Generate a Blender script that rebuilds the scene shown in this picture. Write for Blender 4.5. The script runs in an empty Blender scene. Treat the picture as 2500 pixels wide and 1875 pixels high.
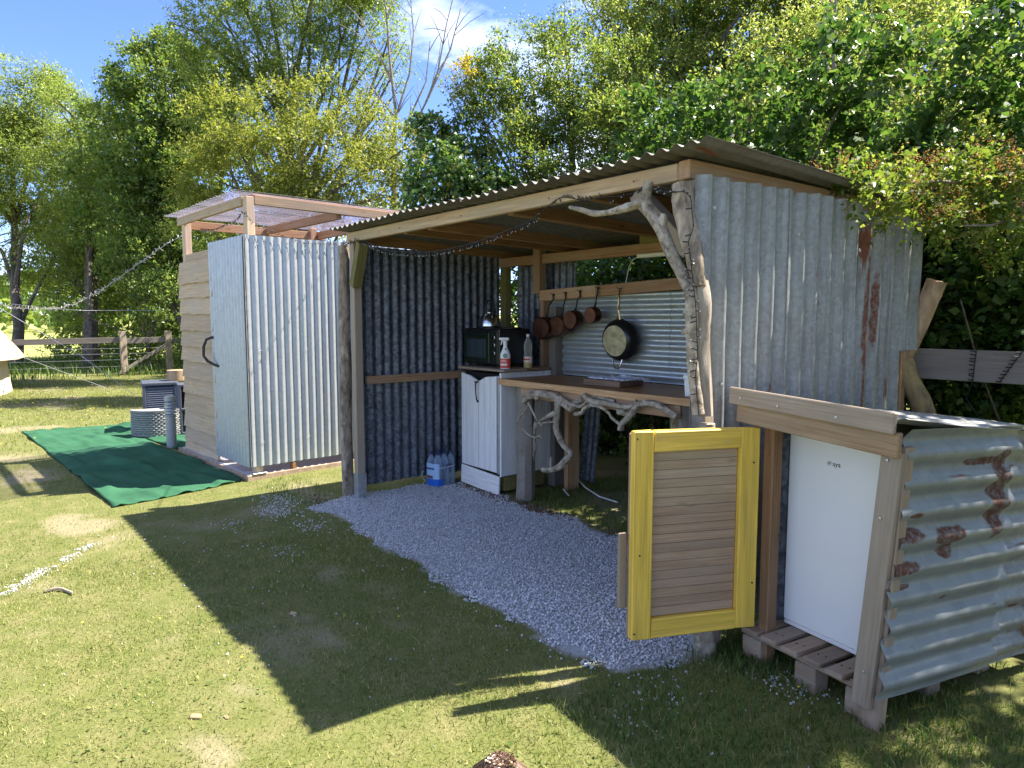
import bpy, bmesh, math, random
import numpy as np
from mathutils import Vector, Matrix, noise

R = math.radians
random.seed(11)
rng = np.random.default_rng(11)
S = bpy.context.scene
COL = S.collection

# ------------------------------------------------------------------ camera
CAM = Vector((5.287, -2.620, 1.5))
YAW, PITCH = -0.8825, 0.0948
cd = bpy.data.cameras.new('camera')
cd.sensor_width = 36.0
cd.lens = 36.0 * 1686.2 / 2500.0
cd.clip_start, cd.clip_end = 0.05, 2000
cam = bpy.data.objects.new('camera', cd)
COL.objects.link(cam)
_s, _k, _sp, _cp = math.sin(YAW), math.cos(YAW), math.sin(PITCH), math.cos(PITCH)
VR = Vector((_k, -_s, 0))
VF = Vector((_s * _cp, _k * _cp, -_sp))
VU = Vector((_s * _sp, _k * _sp, _cp))
cam.matrix_world = Matrix(((VR.x, VU.x, -VF.x, CAM.x), (VR.y, VU.y, -VF.y, CAM.y), (VR.z, VU.z, -VF.z, CAM.z), (0, 0, 0, 1)))
S.camera = cam

# ------------------------------------------------------------------ daylight
SUN_AZ, SUN_EL = R(20.5), R(54.2)
w = bpy.data.worlds.new('World')
S.world = w
w.use_nodes = True
nt = w.node_tree
nt.nodes.clear()
sky = nt.nodes.new('ShaderNodeTexSky')
sky.sky_type = 'NISHITA'
sky.sun_disc = False
sky.sun_elevation = SUN_EL
sky.sun_rotation = SUN_AZ
sky.air_density = 0.75
sky.altitude = 300
sky.dust_density = 0.05
sky.ozone_density = 2.0
tc = nt.nodes.new('ShaderNodeTexCoord')
mp = nt.nodes.new('ShaderNodeMapping')
mp.inputs['Scale'].default_value = (1.0, 1.0, 2.4)
mp.inputs['Location'].default_value = (3.4, -0.2, 1.4)
cn = nt.nodes.new('ShaderNodeTexNoise')
cn.inputs['Scale'].default_value = 2.6
cn.inputs['Detail'].default_value = 7
cn.inputs['Roughness'].default_value = 0.6
cr = nt.nodes.new('ShaderNodeValToRGB')
cr.color_ramp.elements[0].position = 0.49
cr.color_ramp.elements[1].position = 0.76
cr.color_ramp.elements[1].color = (0.9, 0.9, 0.9, 1)
mx = nt.nodes.new('ShaderNodeMixRGB')
mx.inputs['Color2'].default_value = (5.3, 5.3, 5.3, 1)
bg = nt.nodes.new('ShaderNodeBackground')
bg.inputs['Strength'].default_value = 0.15
wo = nt.nodes.new('ShaderNodeOutputWorld')
lk = nt.links.new
lk(tc.outputs['Generated'], mp.inputs['Vector'])
lk(mp.outputs['Vector'], cn.inputs['Vector'])
lk(cn.outputs['Fac'], cr.inputs['Fac'])
lk(cr.outputs['Color'], mx.inputs['Fac'])
tn = nt.nodes.new('ShaderNodeMixRGB')
tn.blend_type = 'MULTIPLY'
tn.inputs['Fac'].default_value = 1.0
tn.inputs['Color2'].default_value = (0.43, 0.47, 0.62, 1)
lk(sky.outputs['Color'], tn.inputs['Color1'])
lk(tn.outputs['Color'], mx.inputs['Color1'])
lk(mx.outputs['Color'], bg.inputs['Color'])
lk(bg.outputs['Background'], wo.inputs['Surface'])

sd = bpy.data.lights.new('sun', 'SUN')
sd.energy = 4.3
sd.angle = R(0.53)
sd.color = (1.0, 0.93, 0.82)
sun = bpy.data.objects.new('sun', sd)
COL.objects.link(sun)
to_sun = Vector((math.cos(SUN_EL) * math.sin(SUN_AZ), math.cos(SUN_EL) * math.cos(SUN_AZ), math.sin(SUN_EL)))
sun.rotation_euler = to_sun.to_track_quat('Z', 'Y').to_euler()
sun.location = (6, 8, 14)

S.view_settings.view_transform = 'Standard'
S.view_settings.look = 'None'
S.view_settings.gamma = 1.0
S.view_settings.use_curve_mapping = False
S.view_settings.exposure = 1.95
S.render.engine = 'CYCLES'
S.cycles.max_bounces = 8
S.cycles.diffuse_bounces = 4
S.cycles.glossy_bounces = 3
S.cycles.transmission_bounces = 6
S.cycles.transparent_max_bounces = 12
S.cycles.use_denoising = True

# ------------------------------------------------------------------ object helpers
WM = {}


def link(o, parent=None, M=None):
    COL.objects.link(o)
    M = M if M is not None else Matrix.Identity(4)
    WM[o.name] = M
    if parent is not None:
        o.parent = parent
        o.matrix_basis = WM[parent.name].inverted() @ M
    else:
        o.matrix_basis = M
    return o


def tag(o, label=None, cat=None, group=None, kind=None):
    if label: o['label'] = label
    if cat: o['category'] = cat
    if group: o['group'] = group
    if kind: o['kind'] = kind
    return o


def thing(name, label, cat, loc=(0, 0, 0), rz=0.0, group=None):
    o = bpy.data.objects.new(name, None)
    o.empty_display_size = 0.1
    link(o, None, Matrix.Translation(Vector(loc)) @ Matrix.Rotation(rz, 4, 'Z'))
    return tag(o, label, cat, group)


def copy_tree(o, M, parent=None):
    c = o.copy()
    COL.objects.link(c)
    WM[c.name] = M
    if parent is None:
        c.matrix_basis = M
    else:
        c.parent = parent
        c.matrix_basis = WM[parent.name].inverted() @ M
    for ch in list(o.children):
        copy_tree(ch, M @ (WM[o.name].inverted() @ WM[ch.name]), c)
    return c


def frame(origin, x, z=(0, 0, 1)):
    x = Vector(x).normalized()
    z = Vector(z)
    y = z.cross(x)
    if y.length < 1e-5:
        y = Vector((0, 1, 0)).cross(x)
    y.normalize()
    z = x.cross(y)
    o = Vector(origin)
    return Matrix(((x.x, y.x, z.x, o.x), (x.y, y.y, z.y, o.y), (x.z, y.z, z.z, o.z), (0, 0, 0, 1)))


class MB:
    """collects faces for ONE mesh"""
    def __init__(s):
        s.v, s.f, s.mi = [], [], []

    def add(s, verts, faces, mi=0):
        o = len(s.v)
        s.v.extend(Vector(p) for p in verts)
        for f in faces:
            s.f.append(tuple(i + o for i in f))
            s.mi.append(mi)
        return s

    def box(s, M, lx, ly, lz, bev=0.0, jit=0.0, mi=0):
        hx, hy, hz = lx / 2, ly / 2, lz / 2
        b = min(bev, hx * .45, hy * .45, hz * .45)
        if b <= 0:
            vs = [Vector((x, y, z)) for x in (-hx, hx) for y in (-hy, hy) for z in (-hz, hz)]
            fs = [(0, 1, 3, 2), (4, 6, 7, 5), (0, 4, 5, 1), (2, 3, 7, 6), (0, 2, 6, 4), (1, 5, 7, 3)]
        else:
            vs, idx = [], {}
            for sx in (-1, 1):
                for sy in (-1, 1):
                    for sz in (-1, 1):
                        for ax in range(3):
                            p = [sx * (hx - b), sy * (hy - b), sz * (hz - b)]
                            p[ax] = (sx * hx, sy * hy, sz * hz)[ax]
                            idx[(sx, sy, sz, ax)] = len(vs)
                            vs.append(Vector(p))
            g = lambda a, c, d, ax: idx[(a, c, d, ax)]
            fs = []
            for q in (-1, 1):
                fs.append([g(q, -1, -1, 0), g(q, 1, -1, 0), g(q, 1, 1, 0), g(q, -1, 1, 0)][::q])
                fs.append([g(-1, q, -1, 1), g(-1, q, 1, 1), g(1, q, 1, 1), g(1, q, -1, 1)][::q])
                fs.append([g(-1, -1, q, 2), g(1, -1, q, 2), g(1, 1, q, 2), g(-1, 1, q, 2)][::q])
            for a in (-1, 1):
                for c in (-1, 1):
                    fs.append([g(-1, a, c, 1), g(1, a, c, 1), g(1, a, c, 2), g(-1, a, c, 2)])
                    fs.append([g(a, -1, c, 0), g(a, 1, c, 0), g(a, 1, c, 2), g(a, -1, c, 2)])
                    fs.append([g(a, c, -1, 0), g(a, c, 1, 0), g(a, c, 1, 1), g(a, c, -1, 1)])
                    for e in (-1, 1):
                        fs.append([g(a, c, e, 0), g(a, c, e, 1), g(a, c, e, 2)])
        if jit:
            # the corner points move together so that the piece stays whole
            off = {}
            for p in vs:
                k = (p.x > 0, p.y > 0, p.z > 0)
                if k not in off:
                    off[k] = Vector([random.uniform(-jit, jit) for _ in range(3)])
                p += off[k]
        s.add([M @ p for p in vs], fs, mi)
        return s

    def tube(s, pts, r, seg=8, cap=True, wob=0.0, mi=0, squash=1.0):
        pts = [Vector(p) for p in pts]
        n = len(pts)
        rr = r if isinstance(r, (list, tuple)) else [r] * n
        t0 = (pts[1] - pts[0]).normalized()
        a = Vector((0, 0, 1)) if abs(t0.z) < .9 else Vector((1, 0, 0))
        nrm = t0.cross(a).normalized()
        o = len(s.v)
        for i, p in enumerate(pts):
            t = (pts[min(i + 1, n - 1)] - pts[max(i - 1, 0)]).normalized()
            nrm = (nrm - t * nrm.dot(t)).normalized()
            b = t.cross(nrm)
            for k in range(seg):
                an = 2 * math.pi * k / seg
                d = nrm * math.cos(an) + b * (math.sin(an) * squash)
                q = rr[i]
                if wob:
                    q *= 1 + wob * noise.noise(p * 9 + d * 1.7 + Vector((3.1, 7.7, 1.3))) + wob * .5 * noise.noise(p * 31 + d * 2.3)
                s.v.append(p + d * q)
        for i in range(n - 1):
            for k in range(seg):
                k2 = (k + 1) % seg
                s.f.append((o + i * seg + k, o + i * seg + k2, o + (i + 1) * seg + k2, o + (i + 1) * seg + k))
                s.mi.append(mi)
        if cap:
            s.f.append(tuple(o + k for k in range(seg))[::-1]); s.mi.append(mi)
            s.f.append(tuple(o + (n - 1) * seg + k for k in range(seg))); s.mi.append(mi)
        return s

    def lathe(s, prof, M=None, seg=24, mi=0, cap0=False, cap1=False, mis=None):
        M = M or Matrix.Identity(4)
        o = len(s.v)
        for (r, z) in prof:
            for k in range(seg):
                a = 2 * math.pi * k / seg
                s.v.append(M @ Vector((r * math.cos(a), r * math.sin(a), z)))
        for i in range(len(prof) - 1):
            for k in range(seg):
                k2 = (k + 1) % seg
                s.f.append((o + i * seg + k, o + i * seg + k2, o + (i + 1) * seg + k2, o + (i + 1) * seg + k))
                s.mi.append(mis[i] if mis else mi)
        if cap0:
            s.f.append(tuple(o + k for k in range(seg))[::-1]); s.mi.append(mis[0] if mis else mi)
        if cap1:
            s.f.append(tuple(o + (len(prof) - 1) * seg + k for k in range(seg))); s.mi.append(mis[-1] if mis else mi)
        return s

    def build(s, name, mats, parent=None, M=None, smooth=False, flip=False):
        """verts are in world space unless M is given; then they are local to M"""
        if not isinstance(mats, (list, tuple)):
            mats = [mats]
        if M is None:
            c = sum(s.v, Vector()) / max(1, len(s.v))
            M = Matrix.Translation(c)
            v = [p - c for p in s.v]
        else:
            v = s.v
        me = bpy.data.meshes.new(name)
        me.from_pydata([tuple(p) for p in v], [], s.f)
        for m in mats:
            me.materials.append(m)
        if len(mats) > 1:
            me.polygons.foreach_set('material_index', s.mi)
        if smooth:
            me.polygons.foreach_set('use_smooth', [True] * len(me.polygons))
        me.update()
        if smooth and smooth != 'all':
            try:
                me.set_sharp_from_angle(angle=R(40))
            except Exception:
                pass
        bm = bmesh.new(); bm.from_mesh(me)
        bmesh.ops.recalc_face_normals(bm, faces=bm.faces)
        bm.to_mesh(me); bm.free()
        return link(bpy.data.objects.new(name, me), parent, M)


def beam(name, p0, p1, wd, ht, mat, parent, up=(0, 0, 1), bev=.004, jit=.002, warp=0.0):
    """a length of sawn timber, its grain along local X"""
    p0, p1 = Vector(p0), Vector(p1)
    M = frame((p0 + p1) / 2, p1 - p0, up)
    mb = MB()
    L = (p1 - p0).length
    mb.box(Matrix.Identity(4), L, wd, ht, bev, jit)
    return mb.build(name, mat, parent, M)


def log(name, pts, r, mat, parent, seg=10, wob=.12, sub=3, smooth=True):
    """a rough round timber or branch"""
    pts = [Vector(p) for p in pts]
    rr = list(r) if isinstance(r, (list, tuple)) else [r] * len(pts)
    P, Q = [], []
    n = len(pts)
    for i in range(n - 1):
        a, b, c, d = pts[max(i - 1, 0)], pts[i], pts[i + 1], pts[min(i + 2, n - 1)]
        for k in range(sub):
            t = k / sub
            P.append(.5 * ((2 * b) + (c - a) * t + (2 * a - 5 * b + 4 * c - d) * t * t + (3 * b - a - 3 * c + d) * t ** 3))
            Q.append(rr[i] * (1 - t) + rr[i + 1] * t)
    P.append(pts[-1]); Q.append(rr[-1])
    return MB().tube(P, Q, seg, True, wob).build(name, mat, parent, smooth=smooth)


def sheet(name, origin, xd, yd, width, length, pitch, depth, mat, parent, th=.0012, phase=0.0, wav=.004, ny=8, spp=8, edge=0.004, flare=None):
    """a corrugated sheet: local X across the ridges, local Y along them, Z outward"""
    x = Vector(xd).normalized(); y = Vector(yd).normalized(); z = x.cross(y)
    o = Vector(origin)
    M = Matrix(((x.x, y.x, z.x, o.x), (x.y, y.y, z.y, o.y), (x.z, y.z, z.z, o.z), (0, 0, 0, 1)))
    nx = max(8, int(width / pitch * spp))
    sd_ = random.random() * 50
    V = []
    for j in range(ny + 1):
        for i in range(nx + 1):
            u = width * i / nx; v = length * j / ny
            if j in (0, ny):
                v += edge * noise.noise(Vector((u * 6, j, sd_)))
            zz = .5 * depth * math.sin(2 * math.pi * u / pitch + phase)
            zz += wav * noise.noise(Vector((u * 2.2, v * 2.0, sd_))) + wav * .35 * noise.noise(Vector((u * 9, v * 7, sd_)))
            if flare:
                zz += flare(u / width, v / length)
            V.append(Vector((u, v, zz)))
    n0 = len(V)
    V += [p - Vector((0, 0, th)) for p in V]
    F = []
    W = nx + 1
    for j in range(ny):
        for i in range(nx):
            a = j * W + i
            F.append((a, a + 1, a + W + 1, a + W))
            F.append((n0 + a, n0 + a + W, n0 + a + W + 1, n0 + a + 1))
    for i in range(nx):
        a, b = i, ny * W + i
        F.append((a, n0 + a, n0 + a + 1, a + 1)); F.append((b, b + 1, n0 + b + 1, n0 + b))
    for j in range(ny):
        a, b = j * W, j * W + nx
        F.append((a, a + W, n0 + a + W, n0 + a)); F.append((b, n0 + b, n0 + b + W, b + W))
    me = bpy.data.meshes.new(name)
    me.from_pydata([tuple(p) for p in V], [], F)
    me.materials.append(mat)
    me.polygons.foreach_set('use_smooth', [True] * len(F))
    me.update()
    try: me.set_sharp_from_angle(angle=R(60))
    except Exception: pass
    return link(bpy.data.objects.new(name, me), parent, M)


def screws(name, places, r, mat, parent):
    first = None
    for p, nrm in places:
        nrm = Vector(nrm)
        M = frame(p, nrm.orthogonal(), nrm)
        if first is None:
            first = MB().lathe([(r, 0), (r * .9, r * .45), (r * .35, r * .6)], Matrix.Identity(4), 8, cap1=True).build(name, mat, parent, M)
        else:
            o = first.copy(); COL.objects.link(o); o.parent = parent
            o.matrix_basis = WM[parent.name].inverted() @ M; WM[o.name] = M


def text_mesh(name, body, size, mat, parent, M, extrude=.0003):
    cu = bpy.data.curves.new(name, 'FONT')
    cu.body = body; cu.size = size; cu.extrude = extrude
    cu.align_x = 'CENTER'; cu.align_y = 'CENTER'; cu.resolution_u = 3
    tmp = bpy.data.objects.new(name + '_tmp', cu)
    COL.objects.link(tmp)
    dg = bpy.context.evaluated_depsgraph_get()
    me = bpy.data.meshes.new_from_object(tmp.evaluated_get(dg))
    bpy.data.objects.remove(tmp)
    me.materials.clear(); me.materials.append(mat)
    return link(bpy.data.objects.new(name, me), parent, M)


def np_mesh(name, V, Q, mats, parent=None, M=None, mi=None, smooth=False, kind=None):
    """V (n,3) verts, Q (m,k) faces all of k corners"""
    me = bpy.data.meshes.new(name)
    V = np.ascontiguousarray(V, dtype=np.float32); Q = np.ascontiguousarray(Q, dtype=np.int32)
    me.vertices.add(len(V)); me.vertices.foreach_set('co', V.ravel())
    m, k = Q.shape
    me.loops.add(m * k); me.loops.foreach_set('vertex_index', Q.ravel())
    me.polygons.add(m); me.polygons.foreach_set('loop_start', np.arange(0, m * k, k, dtype=np.int32))
    if not isinstance(mats, (list, tuple)): mats = [mats]
    for x in mats: me.materials.append(x)
    if mi is not None: me.polygons.foreach_set('material_index', np.ascontiguousarray(mi, dtype=np.int32))
    if smooth: me.polygons.foreach_set('use_smooth', np.ones(m, dtype=bool))
    me.update(calc_edges=True)
    o = link(bpy.data.objects.new(name, me), parent, M)
    if kind: o['kind'] = kind
    return o


# ------------------------------------------------------------------ material helpers
class NT:
    def __init__(s, name):
        s.m = bpy.data.materials.new(name)
        s.m.use_nodes = True
        s.t = s.m.node_tree
        s.t.nodes.clear()
        s.out = s.t.nodes.new('ShaderNodeOutputMaterial')

    def n(s, typ, props=None, **inp):
        nd = s.t.nodes.new('ShaderNode' + typ)
        for k, v in (props or {}).items(): setattr(nd, k, v)
        for k, v in inp.items():
            k2 = k.replace('_', ' ')
            if k2.startswith('i') and k2[1:].isdigit(): sk = nd.inputs[int(k2[1:])]
            else: sk = nd.inputs[k2]
            s.set(sk, v)
        return nd

    def set(s, sk, v):
        if isinstance(v, bpy.types.NodeSocket): s.t.links.new(v, sk)
        elif isinstance(v, (tuple, list)) and len(v) == 3 and sk.type == 'RGBA': sk.default_value = (*v, 1)
        else: sk.default_value = v

    def ramp(s, fac, stops, interp='LINEAR'):
        nd = s.t.nodes.new('ShaderNodeValToRGB')
        e = nd.color_ramp.elements
        nd.color_ramp.interpolation = interp
        while len(e) < len(stops): e.new(0.5)
        for x, (p, c) in zip(e, stops):
            x.position = p
            x.color = (c, c, c, 1) if isinstance(c, (int, float)) else (*c, 1)
        s.t.links.new(fac, nd.inputs['Fac'])
        return nd.outputs['Color']

    def mix(s, fac, a, b, mode='MIX'):
        nd = s.t.nodes.new('ShaderNodeMixRGB')
        nd.blend_type = mode
        s.set(nd.inputs['Fac'], fac); s.set(nd.inputs['Color1'], a); s.set(nd.inputs['Color2'], b)
        return nd.outputs['Color']

    def math(s, op, a, b=0.0):
        nd = s.t.nodes.new('ShaderNodeMath'); nd.operation = op
        s.set(nd.inputs[0], a); s.set(nd.inputs[1], b)
        return nd.outputs[0]

    def coords(s, scale=(1, 1, 1), kind='Object', rnd=True, rot=(0, 0, 0)):
        t = s.t.nodes.new('ShaderNodeTexCoord').outputs[kind]
        if rnd:
            oi = s.t.nodes.new('ShaderNodeObjectInfo').outputs['Random']
            v = s.t.nodes.new('ShaderNodeVectorMath'); v.operation = 'ADD'
            cb = s.n('CombineXYZ', X=s.math('MULTIPLY', oi, 37.0), Y=s.math('MULTIPLY', oi, 91.0), Z=s.math('MULTIPLY', oi, 13.0))
            s.t.links.new(t, v.inputs[0]); s.t.links.new(cb.outputs[0], v.inputs[1])
            t = v.outputs[0]
        return s.n('Mapping', Vector=t, Scale=scale, Rotation=rot).outputs[0]

    def noise(s, vec, scale, detail=4, rough=.55, dist=0.0):
        return s.n('TexNoise', Vector=vec, Scale=scale, Detail=detail, Roughness=rough, Distortion=dist).outputs['Fac']

    def bump(s, h, strength=.3, dist=.01):
        return s.n('Bump', Height=h, Strength=strength, Distance=dist).outputs[0]

    def finish(s, col, rough=.6, metal=0.0, normal=None, spec=.5, **kw):
        p = s.n('BsdfPrincipled', Base_Color=col, Roughness=rough, Metallic=metal)
        p.inputs['Specular IOR Level'].default_value = spec
        if normal is not None: s.t.links.new(normal, p.inputs['Normal'])
        for k, v in kw.items(): s.set(p.inputs[k.replace('_', ' ')], v)
        s.t.links.new(p.outputs[0], s.out.inputs['Surface'])
        s.p = p
        return s.m


def simple(name, col, rough=.6, metal=0.0, nscale=0.0, namp=.15, bump=0.0, **kw):
    m = NT(name)
    c = col
    nrm = None
    if nscale:
        f = m.noise(m.coords(), nscale, 5)
        c = m.mix(1.0, col, m.ramp(f, [(.25, 1 - namp), (.75, 1 + namp * .6)]), 'MULTIPLY')
        if bump: nrm = m.bump(f, bump, .004)
    return m.finish(c, rough, metal, nrm, **kw)


def wood(name, dark, light, grey=None, greyamt=0.0, rough=.75, knots=True, var=.25, fine=60, bump=.35):
    """sawn timber, grain along local X"""
    m = NT(name)
    v = m.coords((1.6, 14, 14))
    g1 = m.noise(v, 2.2, 6, .6, .6)
    g2 = m.noise(m.coords((1.2, fine, fine)), 2.0, 3, .5)
    col = m.mix(m.ramp(g1, [(.3, 0.0), (.7, 1.0)]), dark, light)
    col = m.mix(m.ramp(g2, [(.35, .55), (.6, 0.0)]), col, tuple(x * .62 for x in dark))
    if knots:
        vo = m.n('TexVoronoi', Vector=m.coords((1.5, 5, 5)), Scale=2.3).outputs['Distance']
        col = m.mix(m.ramp(vo, [(.05, .75), (.13, 0.0)]), col, tuple(x * .45 for x in dark))
    if grey:
        gw = m.noise(m.coords((.9, 5, 5)), 1.7, 5, .65)
        col = m.mix(m.ramp(gw, [(.5 - greyamt * .6, 0.0), (.95 - greyamt * .5, 1.0)]), col, grey)
    rnd = m.t.nodes.new('ShaderNodeObjectInfo').outputs['Random']
    col = m.mix(1.0, col, m.ramp(rnd, [(0, 1 - var), (1, 1 + var * .4)]), 'MULTIPLY')
    return m.finish(col, rough, 0, m.bump(m.mix(.5, g1, g2), bump, .006), spec=.25)


def bark(name, dark, mid, pale, rough=.9, sc=(1, 1, 1), lichen=0.0, bump=.8):
    m = NT(name)
    v = m.coords(sc)
    f = m.noise(v, 22, 6, .65, .4)
    col = m.ramp(f, [(.28, dark), (.5, mid), (.72, pale)])
    big = m.noise(v, 5, 4)
    col = m.mix(1.0, col, m.ramp(big, [(.3, .7), (.7, 1.2)]), 'MULTIPLY')
    if lichen:
        l = m.noise(v, 34, 3)
        col = m.mix(m.ramp(l, [(.62 - lichen * .2, 0.0), (.72, .8)]), col, (.42, .43, .36))
    return m.finish(col, rough, 0, m.bump(f, bump, .012), spec=.2)


def galv(name, base, lo, hi, metal=.75, rough=.42, spangle=55.0, sp_amt=.4, rust=0.0, streak=.35, dirt=(.10, .09, .08), dirtamt=.3, rustcol=(.16, .055, .03), stains=(), bump=.05):
    """zinc coated sheet: spangle, streaks along the ridges, dirt, rust"""
    m = NT(name)
    v = m.coords()
    vo = m.n('TexVoronoi', Vector=v, Scale=spangle).outputs['Color']
    bw = m.n('RGBToBW', Color=vo).outputs[0]
    fine = m.noise(v, spangle * .55, 4, .6)
    t = m.mix(.5, bw, fine)
    col = m.mix(1.0, base, m.ramp(t, [(.30, lo), (.68, hi)]), 'MULTIPLY')
    if sp_amt < 1: col = m.mix(sp_amt, base, col)
    st = m.noise(m.coords((26, 1.6, 26)), 1.4, 5, .6)
    col = m.mix(m.ramp(st, [(.5, 0.0), (.82, streak)]), col, dirt)
    big = m.noise(v, 2.6, 5, .6)
    col = m.mix(m.ramp(big, [(.5, 0.0), (.8, dirtamt)]), col, dirt)
    met = metal
    ro = m.ramp(m.noise(v, 18, 4), [(.3, rough * .75), (.75, min(1, rough * 1.35))])
    if rust or stains:
        a = m.noise(m.coords((7, 1.3, 7)), 1.7, 6, .62)
        k = m.ramp(a, [(.70 - rust * .22, 0.0), (.76 - rust * .2, 1.0)])
        if stains:
            raw = m.t.nodes.new('ShaderNodeTexCoord').outputs['Object']
            sp = m.n('SeparateXYZ', Vector=raw)
            wn = m.math('SUBTRACT', m.noise(raw, 13, 5, .6), .5)
            low = None
            for cx, cy, rx, ry in stains:
                ex = m.math('POWER', m.math('DIVIDE', m.math('SUBTRACT', sp.outputs[0], cx), rx), 2.0)
                ey = m.math('POWER', m.math('DIVIDE', m.math('SUBTRACT', sp.outputs[1], cy), ry), 2.0)
                e = m.math('ADD', m.math('ADD', ex, ey), m.math('MULTIPLY', wn, 2.6))
                low = e if low is None else m.math('MINIMUM', low, e)
            k = m.mix(1.0, k, m.mix(1.0, m.ramp(low, [(.62, 1.0), (1.0, 0.0)]), m.ramp(m.noise(raw, 46, 4, .7), [(.30, .35), (.55, 1.0)]), 'MULTIPLY'), 'LIGHTEN')
        rc = m.mix(m.noise(v, 40, 4), tuple(x * .55 for x in rustcol), tuple(x * 1.5 for x in rustcol))
        col = m.mix(k, col, rc)
        bwk = k if k.type == 'VALUE' else m.n('RGBToBW', Color=k).outputs[0]
        met = m.math('MULTIPLY', m.math('SUBTRACT', 1.0, bwk), metal)
        ro = m.mix(k, ro, (.9, .9, .9))
    return m.finish(col, ro, met, m.bump(fine, bump, .002), spec=.5)


def leafmat(name, stops, trans=.38, tboost=(1.85, 1.75, 1.1), rough=.42, spec=.35):
    m = NT(name)
    r = m.t.nodes.new('ShaderNodeNewGeometry').outputs['Random Per Island']
    col = m.ramp(r, stops)
    n1 = m.noise(m.coords(rnd=False), 1.1, 3)
    col = m.mix(1.0, col, m.ramp(n1, [(.3, .78), (.7, 1.2)]), 'MULTIPLY')
    p = m.n('BsdfPrincipled', Base_Color=col, Roughness=rough)
    p.inputs['Specular IOR Level'].default_value = spec
    tcol = m.mix(1.0, col, tboost, 'MULTIPLY')
    tr = m.n('BsdfTranslucent', Color=tcol)
    ms = m.t.nodes.new('ShaderNodeMixShader')
    ms.inputs[0].default_value = trans
    m.t.links.new(p.outputs[0], ms.inputs[1]); m.t.links.new(tr.outputs[0], ms.inputs[2])
    m.t.links.new(ms.outputs[0], m.out.inputs['Surface'])
    return m.m


# ------------------------------------------------------------------ value noise for placing things
def _h(ix, iy, sd):
    n = (ix.astype(np.int64) * 374761393 + iy.astype(np.int64) * 668265263 + sd * 144665) & 0x7fffffff
    n = ((n ^ (n >> 13)) * 1274126177) & 0x7fffffff
    return ((n ^ (n >> 16)) & 0xffff) / 65535.0


def vnoise(x, y, sc, sd=0, octv=3):
    out = np.zeros_like(x, dtype=float); amp = 1.0; tot = 0
    for o in range(octv):
        X = x * sc; Y = y * sc
        ix, iy = np.floor(X), np.floor(Y)
        fx, fy = X - ix, Y - iy
        fx = fx * fx * (3 - 2 * fx); fy = fy * fy * (3 - 2 * fy)
        a = _h(ix, iy, sd + o); b = _h(ix + 1, iy, sd + o); c = _h(ix, iy + 1, sd + o); d = _h(ix + 1, iy + 1, sd + o)
        out += amp * ((a * (1 - fx) + b * fx) * (1 - fy) + (c * (1 - fx) + d * fx) * fy)
        tot += amp; amp *= .5; sc *= 2.03
    return out / tot


def inpoly(x, y, poly):
    r = np.zeros(x.shape, bool)
    n = len(poly)
    for i in range(n):
        x1, y1 = poly[i]; x2, y2 = poly[(i + 1) % n]
        c = ((y1 > y) != (y2 > y)) & (x < (x2 - x1) * (y - y1) / (y2 - y1 + 1e-12) + x1)
        r ^= c
    return r

# measured positions (metres)
BENCH_BR=[([(1.135,0.915,0.852),(1.212,0.915,0.896),(1.303,0.915,0.917),(1.401,0.915,0.916),(1.487,0.915,0.916),(1.543,0.915,0.892),(1.635,0.915,0.856),(1.689,0.915,0.830)],0.030),
([(1.273,0.915,0.915),(1.303,0.915,0.867)],0.020),
([(1.552,0.915,0.916),(1.617,0.915,0.886),(1.689,0.915,0.868),(1.768,0.915,0.866),(1.827,0.915,0.900),(1.861,0.915,0.915)],0.013),
([(1.805,0.915,0.953),(1.861,0.915,0.921),(1.936,0.915,0.910),(2.057,0.915,0.910),(2.174,0.915,0.903),(2.241,0.915,0.910),(2.296,0.915,0.953)],0.016),
([(1.855,0.965,0.942),(1.946,0.965,0.935),(2.059,0.965,0.918)],0.018),
([(1.870,0.915,0.886),(1.961,0.915,0.882),(2.042,0.915,0.849),(2.075,0.915,0.817),(2.145,0.915,0.783)],0.011),
([(2.154,0.915,0.740),(2.165,0.915,0.780),(2.235,0.915,0.846),(2.300,0.915,0.922),(2.357,0.915,0.944),(2.442,0.915,0.947),(2.511,0.915,0.931),(2.566,0.915,0.899),(2.622,0.915,0.883)],0.021),
([(2.096,0.960,0.862),(2.173,0.960,0.853),(2.234,0.960,0.848)],0.020),
([(1.712,0.915,0.801),(1.786,0.915,0.822),(1.811,0.915,0.855),(1.866,0.915,0.879)],0.014),
([(1.661,0.960,0.874),(1.744,0.960,0.911)],0.020),
([(1.534,0.915,0.879),(1.525,0.915,0.807),(1.517,0.915,0.702),(1.527,0.915,0.645),(1.593,0.915,0.557),(1.675,0.915,0.505),(1.630,0.915,0.453),(1.548,0.915,0.381),(1.453,0.915,0.345),(1.366,0.915,0.330)],0.023),
([(1.458,0.915,0.359),(1.457,0.915,0.445)],0.010),
([(1.425,1.000,0.783),(1.309,1.000,0.723),(1.229,1.000,0.687)],0.018),
([(1.113,1.080,0.666),(1.082,1.080,0.606),(1.066,1.080,0.519),(1.077,1.080,0.429),(1.046,1.080,0.317),(1.014,1.080,0.211)],0.017),
([(1.192,0.915,0.820),(1.130,0.915,0.745),(1.056,0.915,0.675),(1.067,0.915,0.642)],0.007),
([(1.192,0.915,0.840),(1.253,0.915,0.765),(1.304,0.915,0.704),(1.354,0.915,0.676),(1.364,0.915,0.658)],0.008),
([(1.088,0.915,0.637),(1.203,0.915,0.583),(1.285,0.915,0.574),(1.325,0.915,0.593),(1.354,0.915,0.576)],0.007),
([(1.334,0.915,0.694),(1.412,0.915,0.706),(1.489,0.915,0.722)],0.005)]
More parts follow.
